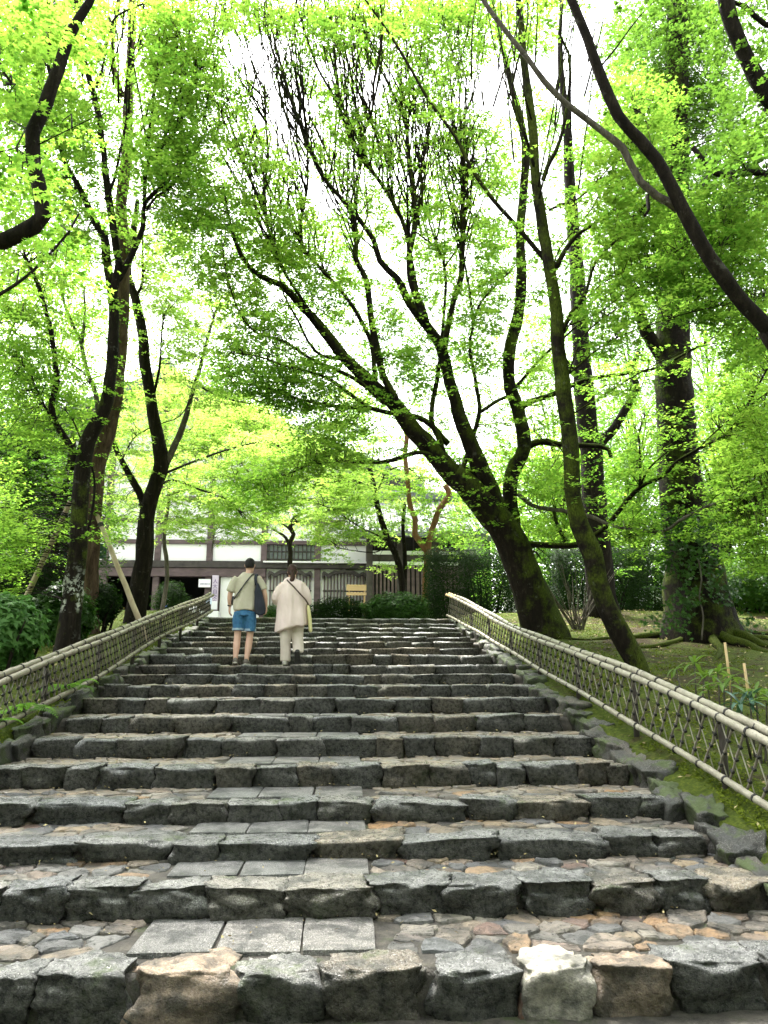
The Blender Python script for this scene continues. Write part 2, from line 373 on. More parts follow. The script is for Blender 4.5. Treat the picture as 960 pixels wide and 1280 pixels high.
# ------------------------------------------------------------------ heights of the stair
YS = [1212, 1106, 1048, 1001, 957, 922, 895, 873, 856, 843, 831, 818, 810, 802, 796, 789.5, 784, 779, 772.5]
SD = [4.25, 5.15, 5.88, 6.62, 7.5, 8.4] + [4.25+.84*k for k in range(6, 19)]
SZ = [P(480, YS[k], SD[k]).z for k in range(19)]
NS = 19; XL, XR = -3.15, 2.66; TOPZ = SZ[-1]
def stair_z(y):
    if y <= SD[0]: return -.24 + max(0, (y-3.4))*.26 if y > 3.4 else -.24
    if y >= SD[-1]: return TOPZ
    return float(np.interp(y, SD, SZ))
def ground_z(x, y):
    z = stair_z(y)
    n = mnoise.noise(Vector((x*.45, y*.45, 3.1)))*.09 + mnoise.noise(Vector((x*1.7, y*1.7, 1.1)))*.03
    if y < 21:
        e = min(1, max(0, (x-2.98)/.4)) if x > 0 else min(1, max(0, (-3.2-x)/.5))
        z += .14*e + n*e
        if x > 4: z += .02*min(6, x-4)
    else: z += n*.25*min(1, (y-21)/3)
    return z
# ------------------------------------------------------------------ ground sheet
def axis(a, b, fine0, fine1, st, far):
    l = list(np.arange(fine0, fine1+1e-6, st)); g = st; x = fine0
    while x > a: g *= 1.35; x -= g; l.insert(0, max(x, a))
    g = st; x = fine1
    while x < b: g *= 1.35; x += g; l.append(min(x, b))
    return l
gx = axis(-500, 500, -14, 14, .22, 1); gy = axis(-500, 700, -2, 26, .22, 1)
V = []; F = []
for y in gy:
    for x in gx:
        z = ground_z(x, y)
        if -3.25 < x < 2.75 and 3.3 < y < 20: z -= .5
        V.append((x, y, z))
nx = len(gx)
for j in range(len(gy)-1):
    for i in range(nx-1): F.append((j*nx+i, j*nx+i+1, (j+1)*nx+i+1, (j+1)*nx+i))
prop(link('ground', mesh('ground', V, F, M['ground'])), kind='structure')
# gravel court at the top of the stair
mb = MB(); V = []; F = []
cx = np.linspace(-30, 30, 40); cy = np.linspace(20.3, 60, 30)
for y in cy:
    for x in cx: mb.v.append(Vector((x, y, TOPZ+.03+.02*mnoise.noise(Vector((x, y, 0))))))
for j in range(29):
    for i in range(39): mb.f.append((j*40+i, j*40+i+1, (j+1)*40+i+1, (j+1)*40+i))
prop(mb.build('gravel_court', M['gravel'], None, True), kind='structure')

# ------------------------------------------------------------------ stone staircase
stair = empty('stone_staircase', (0, SD[0], 0), kind='structure')
stair['label'] = 'broad stairway of rough wet stone steps climbing between two bamboo fences'
def P0(o): o.parent = stair; o.matrix_parent_inverse = Matrix.Translation((0, -SD[0], 0)); return o
mb = MB()
nxs = 60
for k in range(NS):     # irregular mortar: tread sheet and riser of every step
    z = SZ[k]-.028; y0 = SD[k]+.07; y1 = (SD[k+1]+.12) if k < NS-1 else SD[k]+2.2
    zb = (SZ[k-1]-.03 if k else -.3)
    b0 = len(mb.v); ny = 8
    rows = [(y0+.03, zb-.05), (y0, zb+.02), (y0+.005, z-.03), (y0+.03, z)] + [(y0+.03+(y1-y0)*(j+1)/ny, z) for j in range(ny)]
    for r, (yy, zz) in enumerate(rows):
        for i in range(nxs+1):
            x = XL-.25+(XR-XL+.55)*i/nxs
            q = mnoise.noise(Vector((x*3, yy*3, k*7.3)))*.012+mnoise.noise(Vector((x*11, yy*11, zz*11)))*.006
            mb.v.append(Vector((x, yy+(q*1.5 if r < 4 else 0), zz+q)))
    for r in range(len(rows)-1):
        for i in range(nxs):
            a = b0+r*(nxs+1)+i; mb.f.append((a, a+1, a+nxs+2, a+nxs+1))
P0(mb.build('mortar_bed', M['mortar'], None, True))
# landing before the first step
mb = MB()
for j in range(30):
    for i in range(61):
        x = -7+14*i/60; y = -6+10.4*j/29
        mb.v.append(Vector((x, y, -.235+.015*mnoise.noise(Vector((x*3, y*3, 0)))+.008*mnoise.noise(Vector((x*9, y*9, 0))))))
for j in range(29):
    for i in range(60): a = j*61+i; mb.f.append((a, a+1, a+62, a+61))
prop(mb.build('landing', M['mortar'], None, True), kind='structure')

def rock(w, d, h, seed, n=4, rough=.12, sq=.55, top=.5):
    """block with rounded worn edges, split faces and a flatter top; origin at its centre"""
    rnd = random.Random(seed); V = []; F = []; idx = {}
    off = Vector((rnd.random()*50, rnd.random()*50, rnd.random()*50))
    taper = rnd.uniform(-.14, .14); sl = rnd.uniform(-.1, .1); tz = rnd.uniform(-.08, .08)
    def vert(a, b, c):
        key = (a, b, c)
        if key in idx: return idx[key]
        p = Vector((a/n*2-1, b/n*2-1, c/n*2-1))
        l = p.length; s = p/l if l else p
        m = max(abs(p.x), abs(p.y), abs(p.z))
        rr = p*(1-sq) + s*m*sq*1.15
        q = rr.copy()
        nz = mnoise.noise(rr*1.1+off); nz2 = mnoise.noise(rr*2.6+off*1.3)+(.55*mnoise.noise(rr*6+off)+.3*mnoise.noise(rr*13+off) if n > 5 else 0)
        k = 1+rough*nz*1.6+rough*.6*nz2
        q = Vector((rr.x*k, rr.y*k, rr.z*k))
        if q.z > .55: q.z = .55+(q.z-.55)*top+.06*nz2
        q.x *= 1+taper*q.z; q.x += sl*q.z; q.z += tz*q.x
        V.append(Vector((q.x*w/2, q.y*d/2, q.z*h/2))); idx[key] = len(V)-1; return idx[key]
    for ax in range(3):
        for sgn in (0, n):
            for i in range(n):
                for j in range(n):
                    q = []
                    for (u, v) in ((i, j), (i+1, j), (i+1, j+1), (i, j+1)):
                        c = [0, 0, 0]; c[ax] = sgn; c[(ax+1) % 3] = u; c[(ax+2) % 3] = v; q.append(vert(*c))
                    F.append(tuple(q) if sgn else tuple(reversed(q)))
    return V, F
NEAR = {   # front stones read off the photograph: left px, right px
    0: [(-40, 40, ''), (36, 162, ''), (158, 300, 'tan_stone'), (300, 402, ''), (406, 532, ''), (542, 650, ''), (653, 742, 'cream_stone'), (746, 842, 'tan_stone'), (841, 965, ''), (968, 1060, '')],
    1: [(-70, 0, ''), (0, 82, ''), (82, 168, ''), (168, 262, ''), (262, 354, ''), (356, 466, ''), (468, 560, ''), (560, 650, ''), (652, 742, ''), (743, 826, ''), (826, 890, ''), (890, 980, '')],
}
es = 0
LIB = {}
for k in range(NS):
    stones = []
    if k in NEAR:
        for a, b_, mk in NEAR[k]:
            stones.append((P(a, YS[k]+12, SD[k]).x, P(b_, YS[k]+12, SD[k]).x, mk))
        while stones[-1][1] < XR-.1+(.45 if k == 0 else .1):
            stones.append((stones[-1][1]+.01, stones[-1][1]+random.uniform(.4, .55), ''))
        while stones[0][0] > XL-.1:
            stones.insert(0, (stones[0][0]-random.uniform(.4, .55), stones[0][0]-.01, ''))
    else:
        x = XL+random.uniform(-.15, .05)
        while x < XR-.1:
            wd = random.choice([.3, .4, .45, .5, .6, .7])*random.uniform(.85, 1.15)
            if x+wd > XR+.25: wd = XR+random.uniform(0, .15)-x
            stones.append((x, x+wd, '')); x += wd
    hr = SZ[k]-(SZ[k-1] if k else -.24)
    for (a, b_, mk) in stones:
        es += 1
        wd = max(.14, b_-a+.02); dp = random.uniform(.26, .36) if k > 1 else random.uniform(.27, .35); h = hr*random.uniform(1.1, 1.25)+.05
        n = 14 if k < 2 else (8 if k < 5 else (5 if k < 10 else 3))
        v, f = rock(wd*(.99 if k else .96), dp, h, es, n, .19 if k < 2 else .14 if k < 5 else .12, .27 if k else .42, .38)
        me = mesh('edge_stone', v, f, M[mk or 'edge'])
        zs_ = sorted(q.z for q in v); tz_ = zs_[int(len(zs_)*.86)]; ztop = SZ[k]+random.uniform(-.018, .008)
        o = link('edge_stone', me, None, ((a+b_)/2, SD[k]+dp*.47+random.uniform(-.025, .02), ztop-tz_), (random.uniform(-.03, .03), random.uniform(-.035, .035), random.uniform(-.05, .05)))
        P0(o)
        if k == 0 and mk == 'cream_stone': o['label'] = 'pale cream cracked edge stone in the lowest step'
o = P0(link('wedge_stone', mesh('wedge_stone', *rock(.1, .12, .2, 999, 6, .2, .2), M['rust_stone']), None, P(660, 1262, 4.3), (0, .1, 0))); o['label'] = 'small rust red stone wedged below the cream edge stone'
# treads: cut slabs in one column, crazy flagstones elsewhere
def clip(poly, p, n):
    out = []
    for i in range(len(poly)):
        a, b_ = poly[i], poly[(i+1) % len(poly)]
        da = (a[0]-p[0])*n[0]+(a[1]-p[1])*n[1]; db = (b_[0]-p[0])*n[0]+(b_[1]-p[1])*n[1]
        if da <= 0: out.append(a)
        if da*db < 0: t = da/(da-db); out.append((a[0]+(b_[0]-a[0])*t, a[1]+(b_[1]-a[1])*t))
    return out
def flag(poly, z, th, seed, tilt=.03, bev=.012, rag=1):
    rnd = random.Random(seed); cx_ = sum(p[0] for p in poly)/len(poly); cy_ = sum(p[1] for p in poly)/len(poly)
    q = []
    for i, a in enumerate(poly):                       # broken, not straight, outline
        b_ = poly[(i+1) % len(poly)]; q.append(a)
        L = math.hypot(b_[0]-a[0], b_[1]-a[1])
        for t in ((.25, .5, .75) if L > .11 and rag else (.5,) if L > .06 else ()):
            t += rnd.uniform(-.1, .1); k = rnd.uniform(-.10, .06)*L*(1 if rag else .12); q.append((a[0]+(b_[0]-a[0])*t-(b_[1]-a[1])/L*k, a[1]+(b_[1]-a[1])*t+(b_[0]-a[0])/L*k))
    tx, ty = rnd.uniform(-tilt, tilt), rnd.uniform(-tilt, tilt); n = len(q); V = []
    for s, dz in ((1.0, -th), (1.0, -bev*.7), (.9, 0)):
        for (x, y) in q: V.append(Vector(((x-cx_)*s, (y-cy_)*s, dz+tx*(x-cx_)+ty*(y-cy_)+(rnd.uniform(-.006, .006) if dz == 0 and rag else 0))))
    V.append(Vector((0, 0, rnd.uniform(-.002, .004))))
    F = []
    for r in range(2):
        for i in range(n): j = (i+1) % n; F.append((r*n+i, r*n+j, (r+1)*n+j, (r+1)*n+i))
    for i in range(n): F.append((2*n+i, 2*n+(i+1) % n, 3*n))
    return V, F, (cx_, cy_, z)
nf = 0; rest = MB()
SX = (-1.12, .22)
for k in range(NS):
    y0 = SD[k]+.34; y1 = (SD[k+1]+.1) if k < NS-1 else SD[k]+2.0
    if k < 9:      # slabs
        cuts = [SX[0], SX[0]+.45+random.uniform(-.03, .03), SX[0]+.9+random.uniform(-.03, .03), SX[1]]
        for i in range(3):
            x0, x1 = cuts[i]+.008, cuts[i+1]-.008; sk = .02*(1-i)
            if k == 0 and i == 2: pass
            poly = [(x0+random.uniform(-.01, .01), y0+random.uniform(-.03, .0)), (x1+random.uniform(-.01, .01), y0+random.uniform(-.03, 0)), (x1, y1), (x0, y1)]
            v, f, c = flag(poly, SZ[k]-.004, .05, 5000+k*5+i, .008, .006, 0)
            P0(link('paving_slab', mesh('paving_slab', v, f, M['slab'], False), None, c))
    pts = []
    y = y0+.05; row = 0
    big = 1.0 if k < 2 else 1.15
    while y < y1+.05:
        x = XL-.15+random.uniform(0, .1)
        while x < XR+.2:
            pts.append((x+random.uniform(-.07, .07)*big, y+random.uniform(-.035, .035)*big)); x += random.uniform(.14, .38)*big
        y += .115*big
    for i, p in enumerate(pts):
        if k < 9 and SX[0]-.05 < p[0] < SX[1]+.05: continue
        poly = [(p[0]-.3, p[1]-.2), (p[0]+.3, p[1]-.2), (p[0]+.3, p[1]+.2), (p[0]-.3, p[1]+.2)]
        for j, q in enumerate(pts):
            if i != j and abs(q[0]-p[0]) < .7 and abs(q[1]-p[1]) < .5:
                d = (q[0]-p[0], q[1]-p[1]); L = math.hypot(*d)
                if L < 1e-6: continue
                g = random.uniform(.004, .012)
                poly = clip(poly, ((p[0]+q[0])/2-d[0]/L*g, (p[1]+q[1])/2-d[1]/L*g), (d[0]/L, d[1]/L))
                if len(poly) < 3: break
        if len(poly) >= 3: poly = clip(poly, (0, y0-.06), (0, -1))
        if len(poly) >= 3: poly = clip(poly, (0, y1), (0, 1))
        if len(poly) >= 3 and k < 9:
            poly = clip(poly, (SX[0]-.012, 0), (1, 0)) if p[0] < -.4 else clip(poly, (SX[1]+.012, 0), (-1, 0))
        if len(poly) < 3: continue
        ar = abs(sum(poly[a][0]*poly[(a+1) % len(poly)][1]-poly[(a+1) % len(poly)][0]*poly[a][1] for a in range(len(poly))))/2
        if ar < .004: continue
        v, f, c = flag(poly, SZ[k]-.012+random.uniform(-.012, .012), .03, i+k*1000, .06)
        if nf < 300 and k < 6:
            nf += 1; P0(link('flagstone', mesh('flagstone', v, f, M['flag'], False), None, c))
        else: rest.add([q+Vector(c) for q in v], f)
M['flag_far'] = simple('flagstones_far', [(.06, .062, .066), (.15, .14, .125), (.22, .175, .12), (.11, .11, .11)], 7, .35, .7, .012)
o = P0(rest.build('flagstones', M['flag_far'])); o['kind'] = 'stuff'
# rough kerb rocks up both sides
ks = 20000
for sd_, xe in ((1, XR+.2), (-1, XL-.2)):
    y = 3.6 if sd_ > 0 else 4.2
    while y < 20.5:
        L = random.uniform(.26, .55); ks += 1
        h = random.uniform(.3, .42); w_ = random.uniform(.24, .36)
        zt = stair_z(y+L*.5+.15)+random.uniform(-.05, .04)
        sl = math.atan2(stair_z(y+L)-stair_z(y), L)*.8
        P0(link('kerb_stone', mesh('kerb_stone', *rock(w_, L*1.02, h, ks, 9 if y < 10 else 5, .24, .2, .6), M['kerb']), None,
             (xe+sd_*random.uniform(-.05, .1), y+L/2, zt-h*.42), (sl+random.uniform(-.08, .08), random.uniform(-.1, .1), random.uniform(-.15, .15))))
        y += L*.96

# ------------------------------------------------------------------ bamboo fences
def interp_path(tab, y): return float(np.interp(y, [t[0] for t in tab], [t[1] for t in tab]))
def fence(label, xtab, top, bot, y0, y1, side, tan_from, rail='bamboo', lat='strip'):
    root = empty('bamboo_fence', (xtab[0][1], y0, stair_z(y0)), label, 'fence', 'low bamboo lattice fences lining the stairway')
    def par(o): o.parent = root; o.matrix_parent_inverse = Matrix.Translation(-root.location); return o
    tx = sorted(top); bx = sorted(bot)
    def at(y):
        x = interp_path(xtab, y); px = PX((x, y, stair_z(y)+.5))[0]
        def zz(c):
            if c[0][0] <= px <= c[-1][0]: return P(px, float(np.interp(px, [q[0] for q in c], [q[1] for q in c])), y).z
            return None
        return x, zz(bx), zz(tx)
    ys = np.arange(y0, y1+1e-6, .05); X = []; ZB = []; ZT = []
    for y in ys: a, b_, c = at(y); X.append(a); ZB.append(b_); ZT.append(c)
    def fill(Z):      # carry on past the frame with the slope and height last seen
        ok = [i for i, z in enumerate(Z) if z is not None]
        d0 = Z[ok[0]]-stair_z(ys[ok[0]]); d1 = Z[ok[-1]]-stair_z(ys[ok[-1]])
        return [z if z is not None else stair_z(ys[i])+(d0 if i < ok[0] else d1) for i, z in enumerate(Z)]
    ZB = fill(ZB); ZT = fill(ZT)
    ker = np.ones(21)/21
    def sm(a): a = np.array(a, float); p = np.pad(a, 10, mode='reflect', reflect_type='odd'); return np.convolve(p, ker, 'valid')
    ZB, ZT, X = sm(ZB), sm(ZT), sm(X)
    L = np.concatenate([[0], np.cumsum(np.sqrt(np.diff(X)**2+np.diff(ys)**2+np.diff(ZB)**2))])
    def pt(s, t, dx=0.0):       # s along, t 0 bottom..1 top
        s = min(max(s, 0), L[-1]); x = np.interp(s, L, X); y = np.interp(s, L, ys); zb = np.interp(s, L, ZB); zt = np.interp(s, L, ZT)
        return Vector((x+dx, y, zb+(zt-zb)*t))
    tot = L[-1]
    def pole(name, s0, s1, t, dx, r, mat, dz=0.0, nod=.24):
        n = int((s1-s0)/.04)+2; pts = []; rad = []; ph = random.random()*nod
        for i in range(n):
            s = s0+(s1-s0)*i/(n-1); p = pt(s, t, dx); p.z += dz+.006*math.sin(s*2.1+dx*40); pts.append(p)
            q = ((s+ph) % nod); rad.append(r*(1.0+.16*math.exp(-((q-nod/2)/.016)**2))*(1-.06*(i/n)))
        mb = MB(); mb.tube(pts, rad, 8); return par(mb.build(name, mat, None, True))
    s = 0.0; i = 0
    while s < tot-.3:
        e = min(tot, s+random.uniform(2.1, 2.9))
        if tot-e < .5: e = tot
        mt = M['bamboo_tan'] if s > tot-tan_from else M[rail]
        pole('top_rail', s, e, 1, -side*.045, .034, mt, -.012); pole('top_rail', s, e, 1, side*.03, .036, mt, .022)
        s = e-.02
    s = 0.0
    while s < tot-.3:
        e = min(tot, s+random.uniform(2.4, 3.4))
        if tot-e < .5: e = tot
        pole('bottom_rail', s, e, 0, -side*.04, .03, M[rail]); s = e-.02
    # black twine round the rails
    mb = MB()
    for s in np.arange(.15, tot, .42):
        for (t, dx, r) in ((1, -side*.045, .039), (1, side*.03, .041), (0, -side*.04, .036)):
            c = pt(s, t, dx); c.z += (-.012 if dx*side < 0 and t else .022 if t else 0); d = (pt(s+.02, t, dx)-pt(s-.02, t, dx)).normalized()
            mb.tube([c-d*.011, c+d*.011], r, 8)
    o = par(mb.build('twine_tie', M['twine'])); o['kind'] = 'stuff'
    # posts
    for s in np.arange(.6, tot, 1.75):
        b_ = pt(s, 0, side*.05); t_ = pt(s, .97, side*.05); b_.z = min(b_.z-.1, ground_z(b_.x, b_.y)-.1)
        mb = MB(); mb.tube([b_, (b_+t_)/2+Vector((.01, .01, 0)), t_], [.032, .03, .028], 7); par(mb.build('post', M['post'], None, True))
    # open lattice: pale split strips one way, dark tied branches the other
    st = .21 if side > 0 else .15; knots = MB()
    nst = int(tot/st)
    for i in range(-2, nst+2):
        s0 = i*st; jit = random.uniform(-.02, .02)
        a = pt(s0+jit, -.05, side*.012); c = pt(s0+.30+jit, 1.0, side*.012)
        if 0 <= s0 and s0+.3 <= tot:
            mb = MB(); d = (c-a); mb.tube([a, a+d*.5+Vector((.004, 0, 0)), c], [(.008, .004)]*3, 6); par(mb.build('lattice_strip', M[lat], None, True))
        a = pt(s0+.36+jit, -.05, -side*.008); c = pt(s0+jit, 1.0, -side*.008)
        if 0 <= s0 and s0+.36 <= tot:
            pts = [a+(c-a)*(q/6)+Vector((random.uniform(-.006, .006), random.uniform(-.008, .008), random.uniform(-.008, .008))) for q in range(7)]
            mb = MB(); mb.tube(pts, [.009+.003*(q % 2) for q in range(7)], 6); par(mb.build('lattice_branch', M['brush'], None, True))
            for q in range(1, 5):
                t = q/4.6; c2 = a+(c-a)*t
                knots.tube([c2-Vector((0, .016, .012)), c2+Vector((0, .012, .009))], .016, 6)
    o = par(knots.build('lattice_knot', M['twine'])); o['kind'] = 'stuff'
    return root
fence('weathered bamboo lattice fence along the right edge of the stone stairs',
      [(2.5, 3.3), (5.5, 3.2), (10, 3.0), (15, 2.87), (19.4, 2.72)],
      [(558, 742), (578, 750), (600, 762), (640, 785), (680, 800), (720, 815), (790, 840), (850, 867), (900, 890), (960, 920)],
      [(558, 768), (578, 778), (600, 790), (633, 810), (700, 850), (740, 872), (800, 908), (860, 945), (960, 1007)], 2.5, 19.4, 1, 2.0)
fence('weathered bamboo lattice fence along the left edge of the stone stairs',
      [(3.5, -3.55), (8.3, -3.4), (10, -3.28), (14, -3.25), (19.2, -3.2)],
      [(0, 848), (50, 828), (100, 808), (150, 789), (200, 768), (255, 748)],
      [(0, 905), (30, 892), (60, 878), (100, 858), (150, 828), (195, 797), (225, 784), (258, 768)], 3.5, 19.2, -1, 0, 'bamboo_dark', 'strip_dark')

# ------------------------------------------------------------------ leaf meshes
LEAF3 = np.array([(0, 0, 0), (.30, .46, -.04), (.42, .17, .02), (1.0, 0, -.1), (.42, -.17, .02), (.30, -.46, -.04)])
LEAF5 = np.array([(0, 0, 0), (.06, .34, -.03), (.25, .2, .01), (.48, .52, -.07), (.5, .16, .02), (1.0, 0, -.12), (.5, -.16, .02), (.48, -.52, -.07), (.25, -.2, .01), (.06, -.34, -.03)])
LEAF1 = np.array([(0, 0, 0), (.45, .24, .04), (1.0, 0, -.05), (.45, -.24, .04)])
def leaf_mesh(name, C, N, size, mat, tmpl, rng, heading=None):
    C = np.asarray(C); n = len(C)
    if n == 0: return None
    a = rng.uniform(0, 2*PI, n) if heading is None else heading
    N = N/np.linalg.norm(N, axis=1, keepdims=True)
    ref = np.stack([np.cos(a), np.sin(a), np.zeros(n)], 1)
    T = ref-N*(ref*N).sum(1, keepdims=True); T /= np.linalg.norm(T, axis=1, keepdims=True)+1e-9
    B = np.cross(N, T); k = len(tmpl); sz = np.asarray(size).reshape(-1, 1, 1)
    V = C[:, None, :]+sz*(tmpl[None, :, 0:1]*T[:, None]+tmpl[None, :, 1:2]*B[:, None]+tmpl[None, :, 2:3]*N[:, None])
    V = V.reshape(-1, 3)
    return fast_mesh(name, V, np.arange(n*k), np.arange(n)*k, mat)
def up_normals(n, rng, tilt=.45):
    N = np.stack([rng.normal(0, tilt, n), rng.normal(0, tilt, n), np.ones(n)], 1); return N

# ------------------------------------------------------------------ traced trees
TREES = []; LP = []      # limb points: px, py, x, y, z, tree
class Tree: pass
def limb_path(pts, Y0, Y1, w0, w1, step=.18, seed=0, bend=0.0):
    n = len(pts); cum = [0]; wl = bend if isinstance(bend, list) else None; bend = 0 if wl else bend
    for i in range(1, n): cum.append(cum[-1]+math.hypot(pts[i][0]-pts[i-1][0], pts[i][1]-pts[i-1][1]))
    W = []; 
    for i, p in enumerate(pts):
        t = cum[i]/cum[-1]; Y = Y0+(Y1-Y0)*t+bend*math.sin(PI*t)
        q = P(p[0], p[1], Y); W.append((q, t))
    path = smooth_path([q for q, t in W], step); rad = []
    m = len(path)
    for i, q in enumerate(path):
        t = i/(m-1); d = (q-CAM).dot(FW); wv = float(np.interp(t*(n-1), range(n), wl)) if wl else w0+(w1-w0)*t**.85
        r = wv/2/960*d; sc_ = .35 if w0 > 30 else 1.0; r *= 1+.11*sc_*mnoise.noise(Vector((t*m*.16, seed*3.7, 0)))+.06*sc_*mnoise.noise(Vector((t*m*.6, seed, 5)))
        rad.append(max(r, .0022))
    for i in range(1, m-1):
        j = min(rad[i]*.35, .02); path[i] = path[i]+Vector((mnoise.noise(path[i]*2.3+Vector((seed, 0, 0))), mnoise.noise(path[i]*2.3+Vector((0, seed, 9))), 0))*j
    return path, rad
def trunk_mesh(path, rad, n, seed, flare=0.0, rough=.1):
    mb = MB(); mb.tube(path, rad, n)
    L = len(path)
    for i in range(L):
        c = path[i]
        for k in range(n):
            v = mb.v[i*n+k]; d = v-c; a = 2*PI*k/n
            q = 1+rough*(mnoise.noise(Vector((v.x*5+seed, v.y*5, v.z*1.4)))+.5*mnoise.noise(Vector((v.x*13+seed, v.y*13, v.z*4))))
            if flare:
                t = (c-path[0]).length/(rad[0]*2+1e-6)
                q *= 1+flare*math.exp(-t*1.9)*(.55+.6*max(0, math.sin(a*2.5+seed))+.35*math.sin(a*4+seed*2))
            mb.v[i*n+k] = c+d*q
    return mb
def tree(name, label, base, limbs, barkm, leafm, group=None, star=False, wgt=1.0, crown=None):
    t = Tree(); t.root = empty(name, base, label, 'tree', group); t.leafm = leafm; t.C = []; t.N = []; t.H = []; t.S = []; t.twigs = MB(); t.star = star; t.bark = barkm; t.wgt = wgt; t.crown = crown
    TREES.append(t); ti = len(TREES)-1
    for i, l in enumerate(limbs):
        kind, pts, Y0, Y1, w0, w1 = l[:6]; opt = l[6] if len(l) > 6 else {}
        path, rad = limb_path(pts, Y0, Y1, w0, w1, .12 if w0 < 12 else .16, ti*20+i, opt.get('w') or opt.get('bend', 0))
        if opt.get('sink'): path[0] = path[0]-Vector((0, 0, opt['sink']))
        n = 16 if w0 > 30 else 12 if w0 > 14 else 8 if w0 > 5 else 6
        mb = trunk_mesh(path, rad, n, ti*7+i, opt.get('flare', 0), opt.get('rough', .14))
        o = mb.build(kind, opt.get('mat', barkm), None, True); o.parent = t.root; o.matrix_parent_inverse = Matrix.Translation(-t.root.location)
        if not opt.get('bare'):
            for q, r in zip(path, rad):
                px, py = PX(q); LP.append((px, py, q.x, q.y, q.z, ti, r))
    return t
# left maple with a forked trunk
bs = lambda px, py, Y: P(px, py, Y)
T1 = tree('maple_tree', 'dark maple with pale lichen patch, leaning on log props beside left fence', bs(84, 812, 13.2), [
    ('trunk', [(82, 818), (86, 790), (91, 740), (97, 690), (100, 633), (103, 593), (110, 552), (130, 513), (139, 467), (142, 427), (142, 383), (138, 350), (134, 329)], 13.2, 12.6, 34, 14, dict(flare=.4, sink=.25, mat=M['bark_patch'], w=[30, 26, 24, 22, 20, 20, 20, 17, 15, 14, 13, 13, 11])),
    ('branch', [(134, 330), (131, 296), (117, 275), (100, 235), (84, 208), (70, 170), (62, 140), (50, 100)], 12.6, 12.2, 12, 2),
    ('branch', [(139, 380), (146, 345), (148, 330), (141, 285), (134, 235), (129, 188), (124, 151), (116, 114), (107, 84), (101, 44), (96, 10), (90, -30)], 12.6, 11.8, 10, 6),
    ('branch', [(147, 350), (164, 319), (178, 285), (181, 255), (208, 228), (235, 201), (255, 171), (279, 154), (297, 136)], 12.6, 12.0, 9, 1.5),
    ('branch', [(181, 257), (183, 208), (201, 181), (218, 138), (232, 84), (238, 17), (240, -20)], 12.3, 11.5, 5, 1.6),
    ('branch', [(188, 203), (205, 180), (222, 161), (248, 94), (265, 50), (279, 10), (288, -25)], 12.2, 11.4, 4, 1.5),
    ('branch', [(183, 262), (196, 245), (214, 232), (240, 190), (262, 158)], 12.3, 12.0, 3.5, 1.2),
    ('branch', [(131, 250), (143, 225), (150, 190), (158, 150), (160, 100), (175, 55), (180, 10)], 12.2, 11.6, 4, 1.6),
    ('branch', [(120, 110), (128, 85), (138, 40), (146, 20), (190, 0)], 12, 11.6, 4, 2),
    ('branch', [(92, 588), (90, 563), (68, 527), (65, 500), (72, 477), (70, 460), (62, 407), (50, 363), (40, 338), (31, 321)], 13.0, 12.0, 9, 5),
    ('branch', [(67, 530), (50, 495), (37, 467), (20, 447), (2, 436)], 12.8, 12.2, 3, 1.4),
    ('branch', [(98, 690), (112, 655), (118, 600), (103, 555), (88, 520), (70, 505)], 13.1, 13.6, 4, 1.5),
    ('branch', [(66, 440), (90, 455), (104, 465), (112, 480)], 12.4, 12.7, 3, 1.3),
    ('branch', [(62, 395), (45, 390), (20, 400), (-5, 404)], 12.4, 12, 2.2, 1.2),
], M['bark'], M['maple'])
T2 = tree('pine_tree', 'straight brown barked tree standing right behind the lichen patched maple', bs(112, 790, 15.2), [
    ('trunk', [(110, 792), (111, 740), (116, 633), (121, 583), (136, 533), (147, 467), (152, 400), (154, 353), (156, 302), (151, 262), (158, 201), (160, 134), (164, 60), (166, -20)], 15.2, 14, 26, 9, dict(flare=.25, sink=.2)),
    ('branch', [(124, 580), (121, 503), (108, 460), (100, 427), (83, 387), (74, 350)], 15, 14.6, 8, 3, dict(mat=M['bark_grey'])),
    ('branch', [(102, 430), (106, 395), (105, 360)], 14.8, 14.7, 5, 2, dict(mat=M['bark_grey'])),
    ('branch', [(152, 120), (142, 84), (141, 44), (148, 4), (150, -30)], 14.2, 13.6, 8, 5),
], M['bark_brown'], M['maple'])
T3 = tree('maple_tree', 'dark maple forking into three beside the upper left fence', bs(170, 782, 17), [
    ('trunk', [(166, 788), (170, 760), (176, 720), (181, 690), (184, 643), (196, 600), (202, 580), (198, 550), (192, 517), (182, 460), (177, 410), (167, 367), (160, 337), (166, 300), (172, 250)], 17, 16, 27, 6, dict(flare=.45, sink=.2)),
    ('branch', [(183, 650), (178, 625), (173, 613), (153, 577), (140, 550), (137, 528), (128, 500)], 16.9, 16.5, 11, 4),
    ('branch', [(200, 600), (207, 580), (217, 560), (230, 527), (240, 493), (253, 447), (263, 410), (271, 385)], 16.7, 16, 10, 3, dict(mat=M['bark_grey'])),
    ('branch', [(193, 490), (200, 455), (202, 420), (204, 395)], 16.4, 16.2, 4, 1.6),
    ('branch', [(169, 372), (178, 353), (178, 309), (180, 275)], 16.2, 15.8, 4, 1.6),
    ('branch', [(152, 575), (170, 545), (200, 530), (225, 520), (242, 492)], 16.6, 16.2, 2.2, 1),
    ('branch', [(205, 592), (240, 578), (285, 562), (330, 552), (352, 560)], 16.8, 19, 4, 1.5),
    ('branch', [(196, 610), (215, 600), (250, 612), (285, 625), (300, 640)], 17, 20, 3.5, 1.3),
    ('branch', [(247, 480), (262, 490), (290, 500), (316, 505)], 16.3, 16, 3, 1.2),
], M['bark'], M['maple_fresh'])
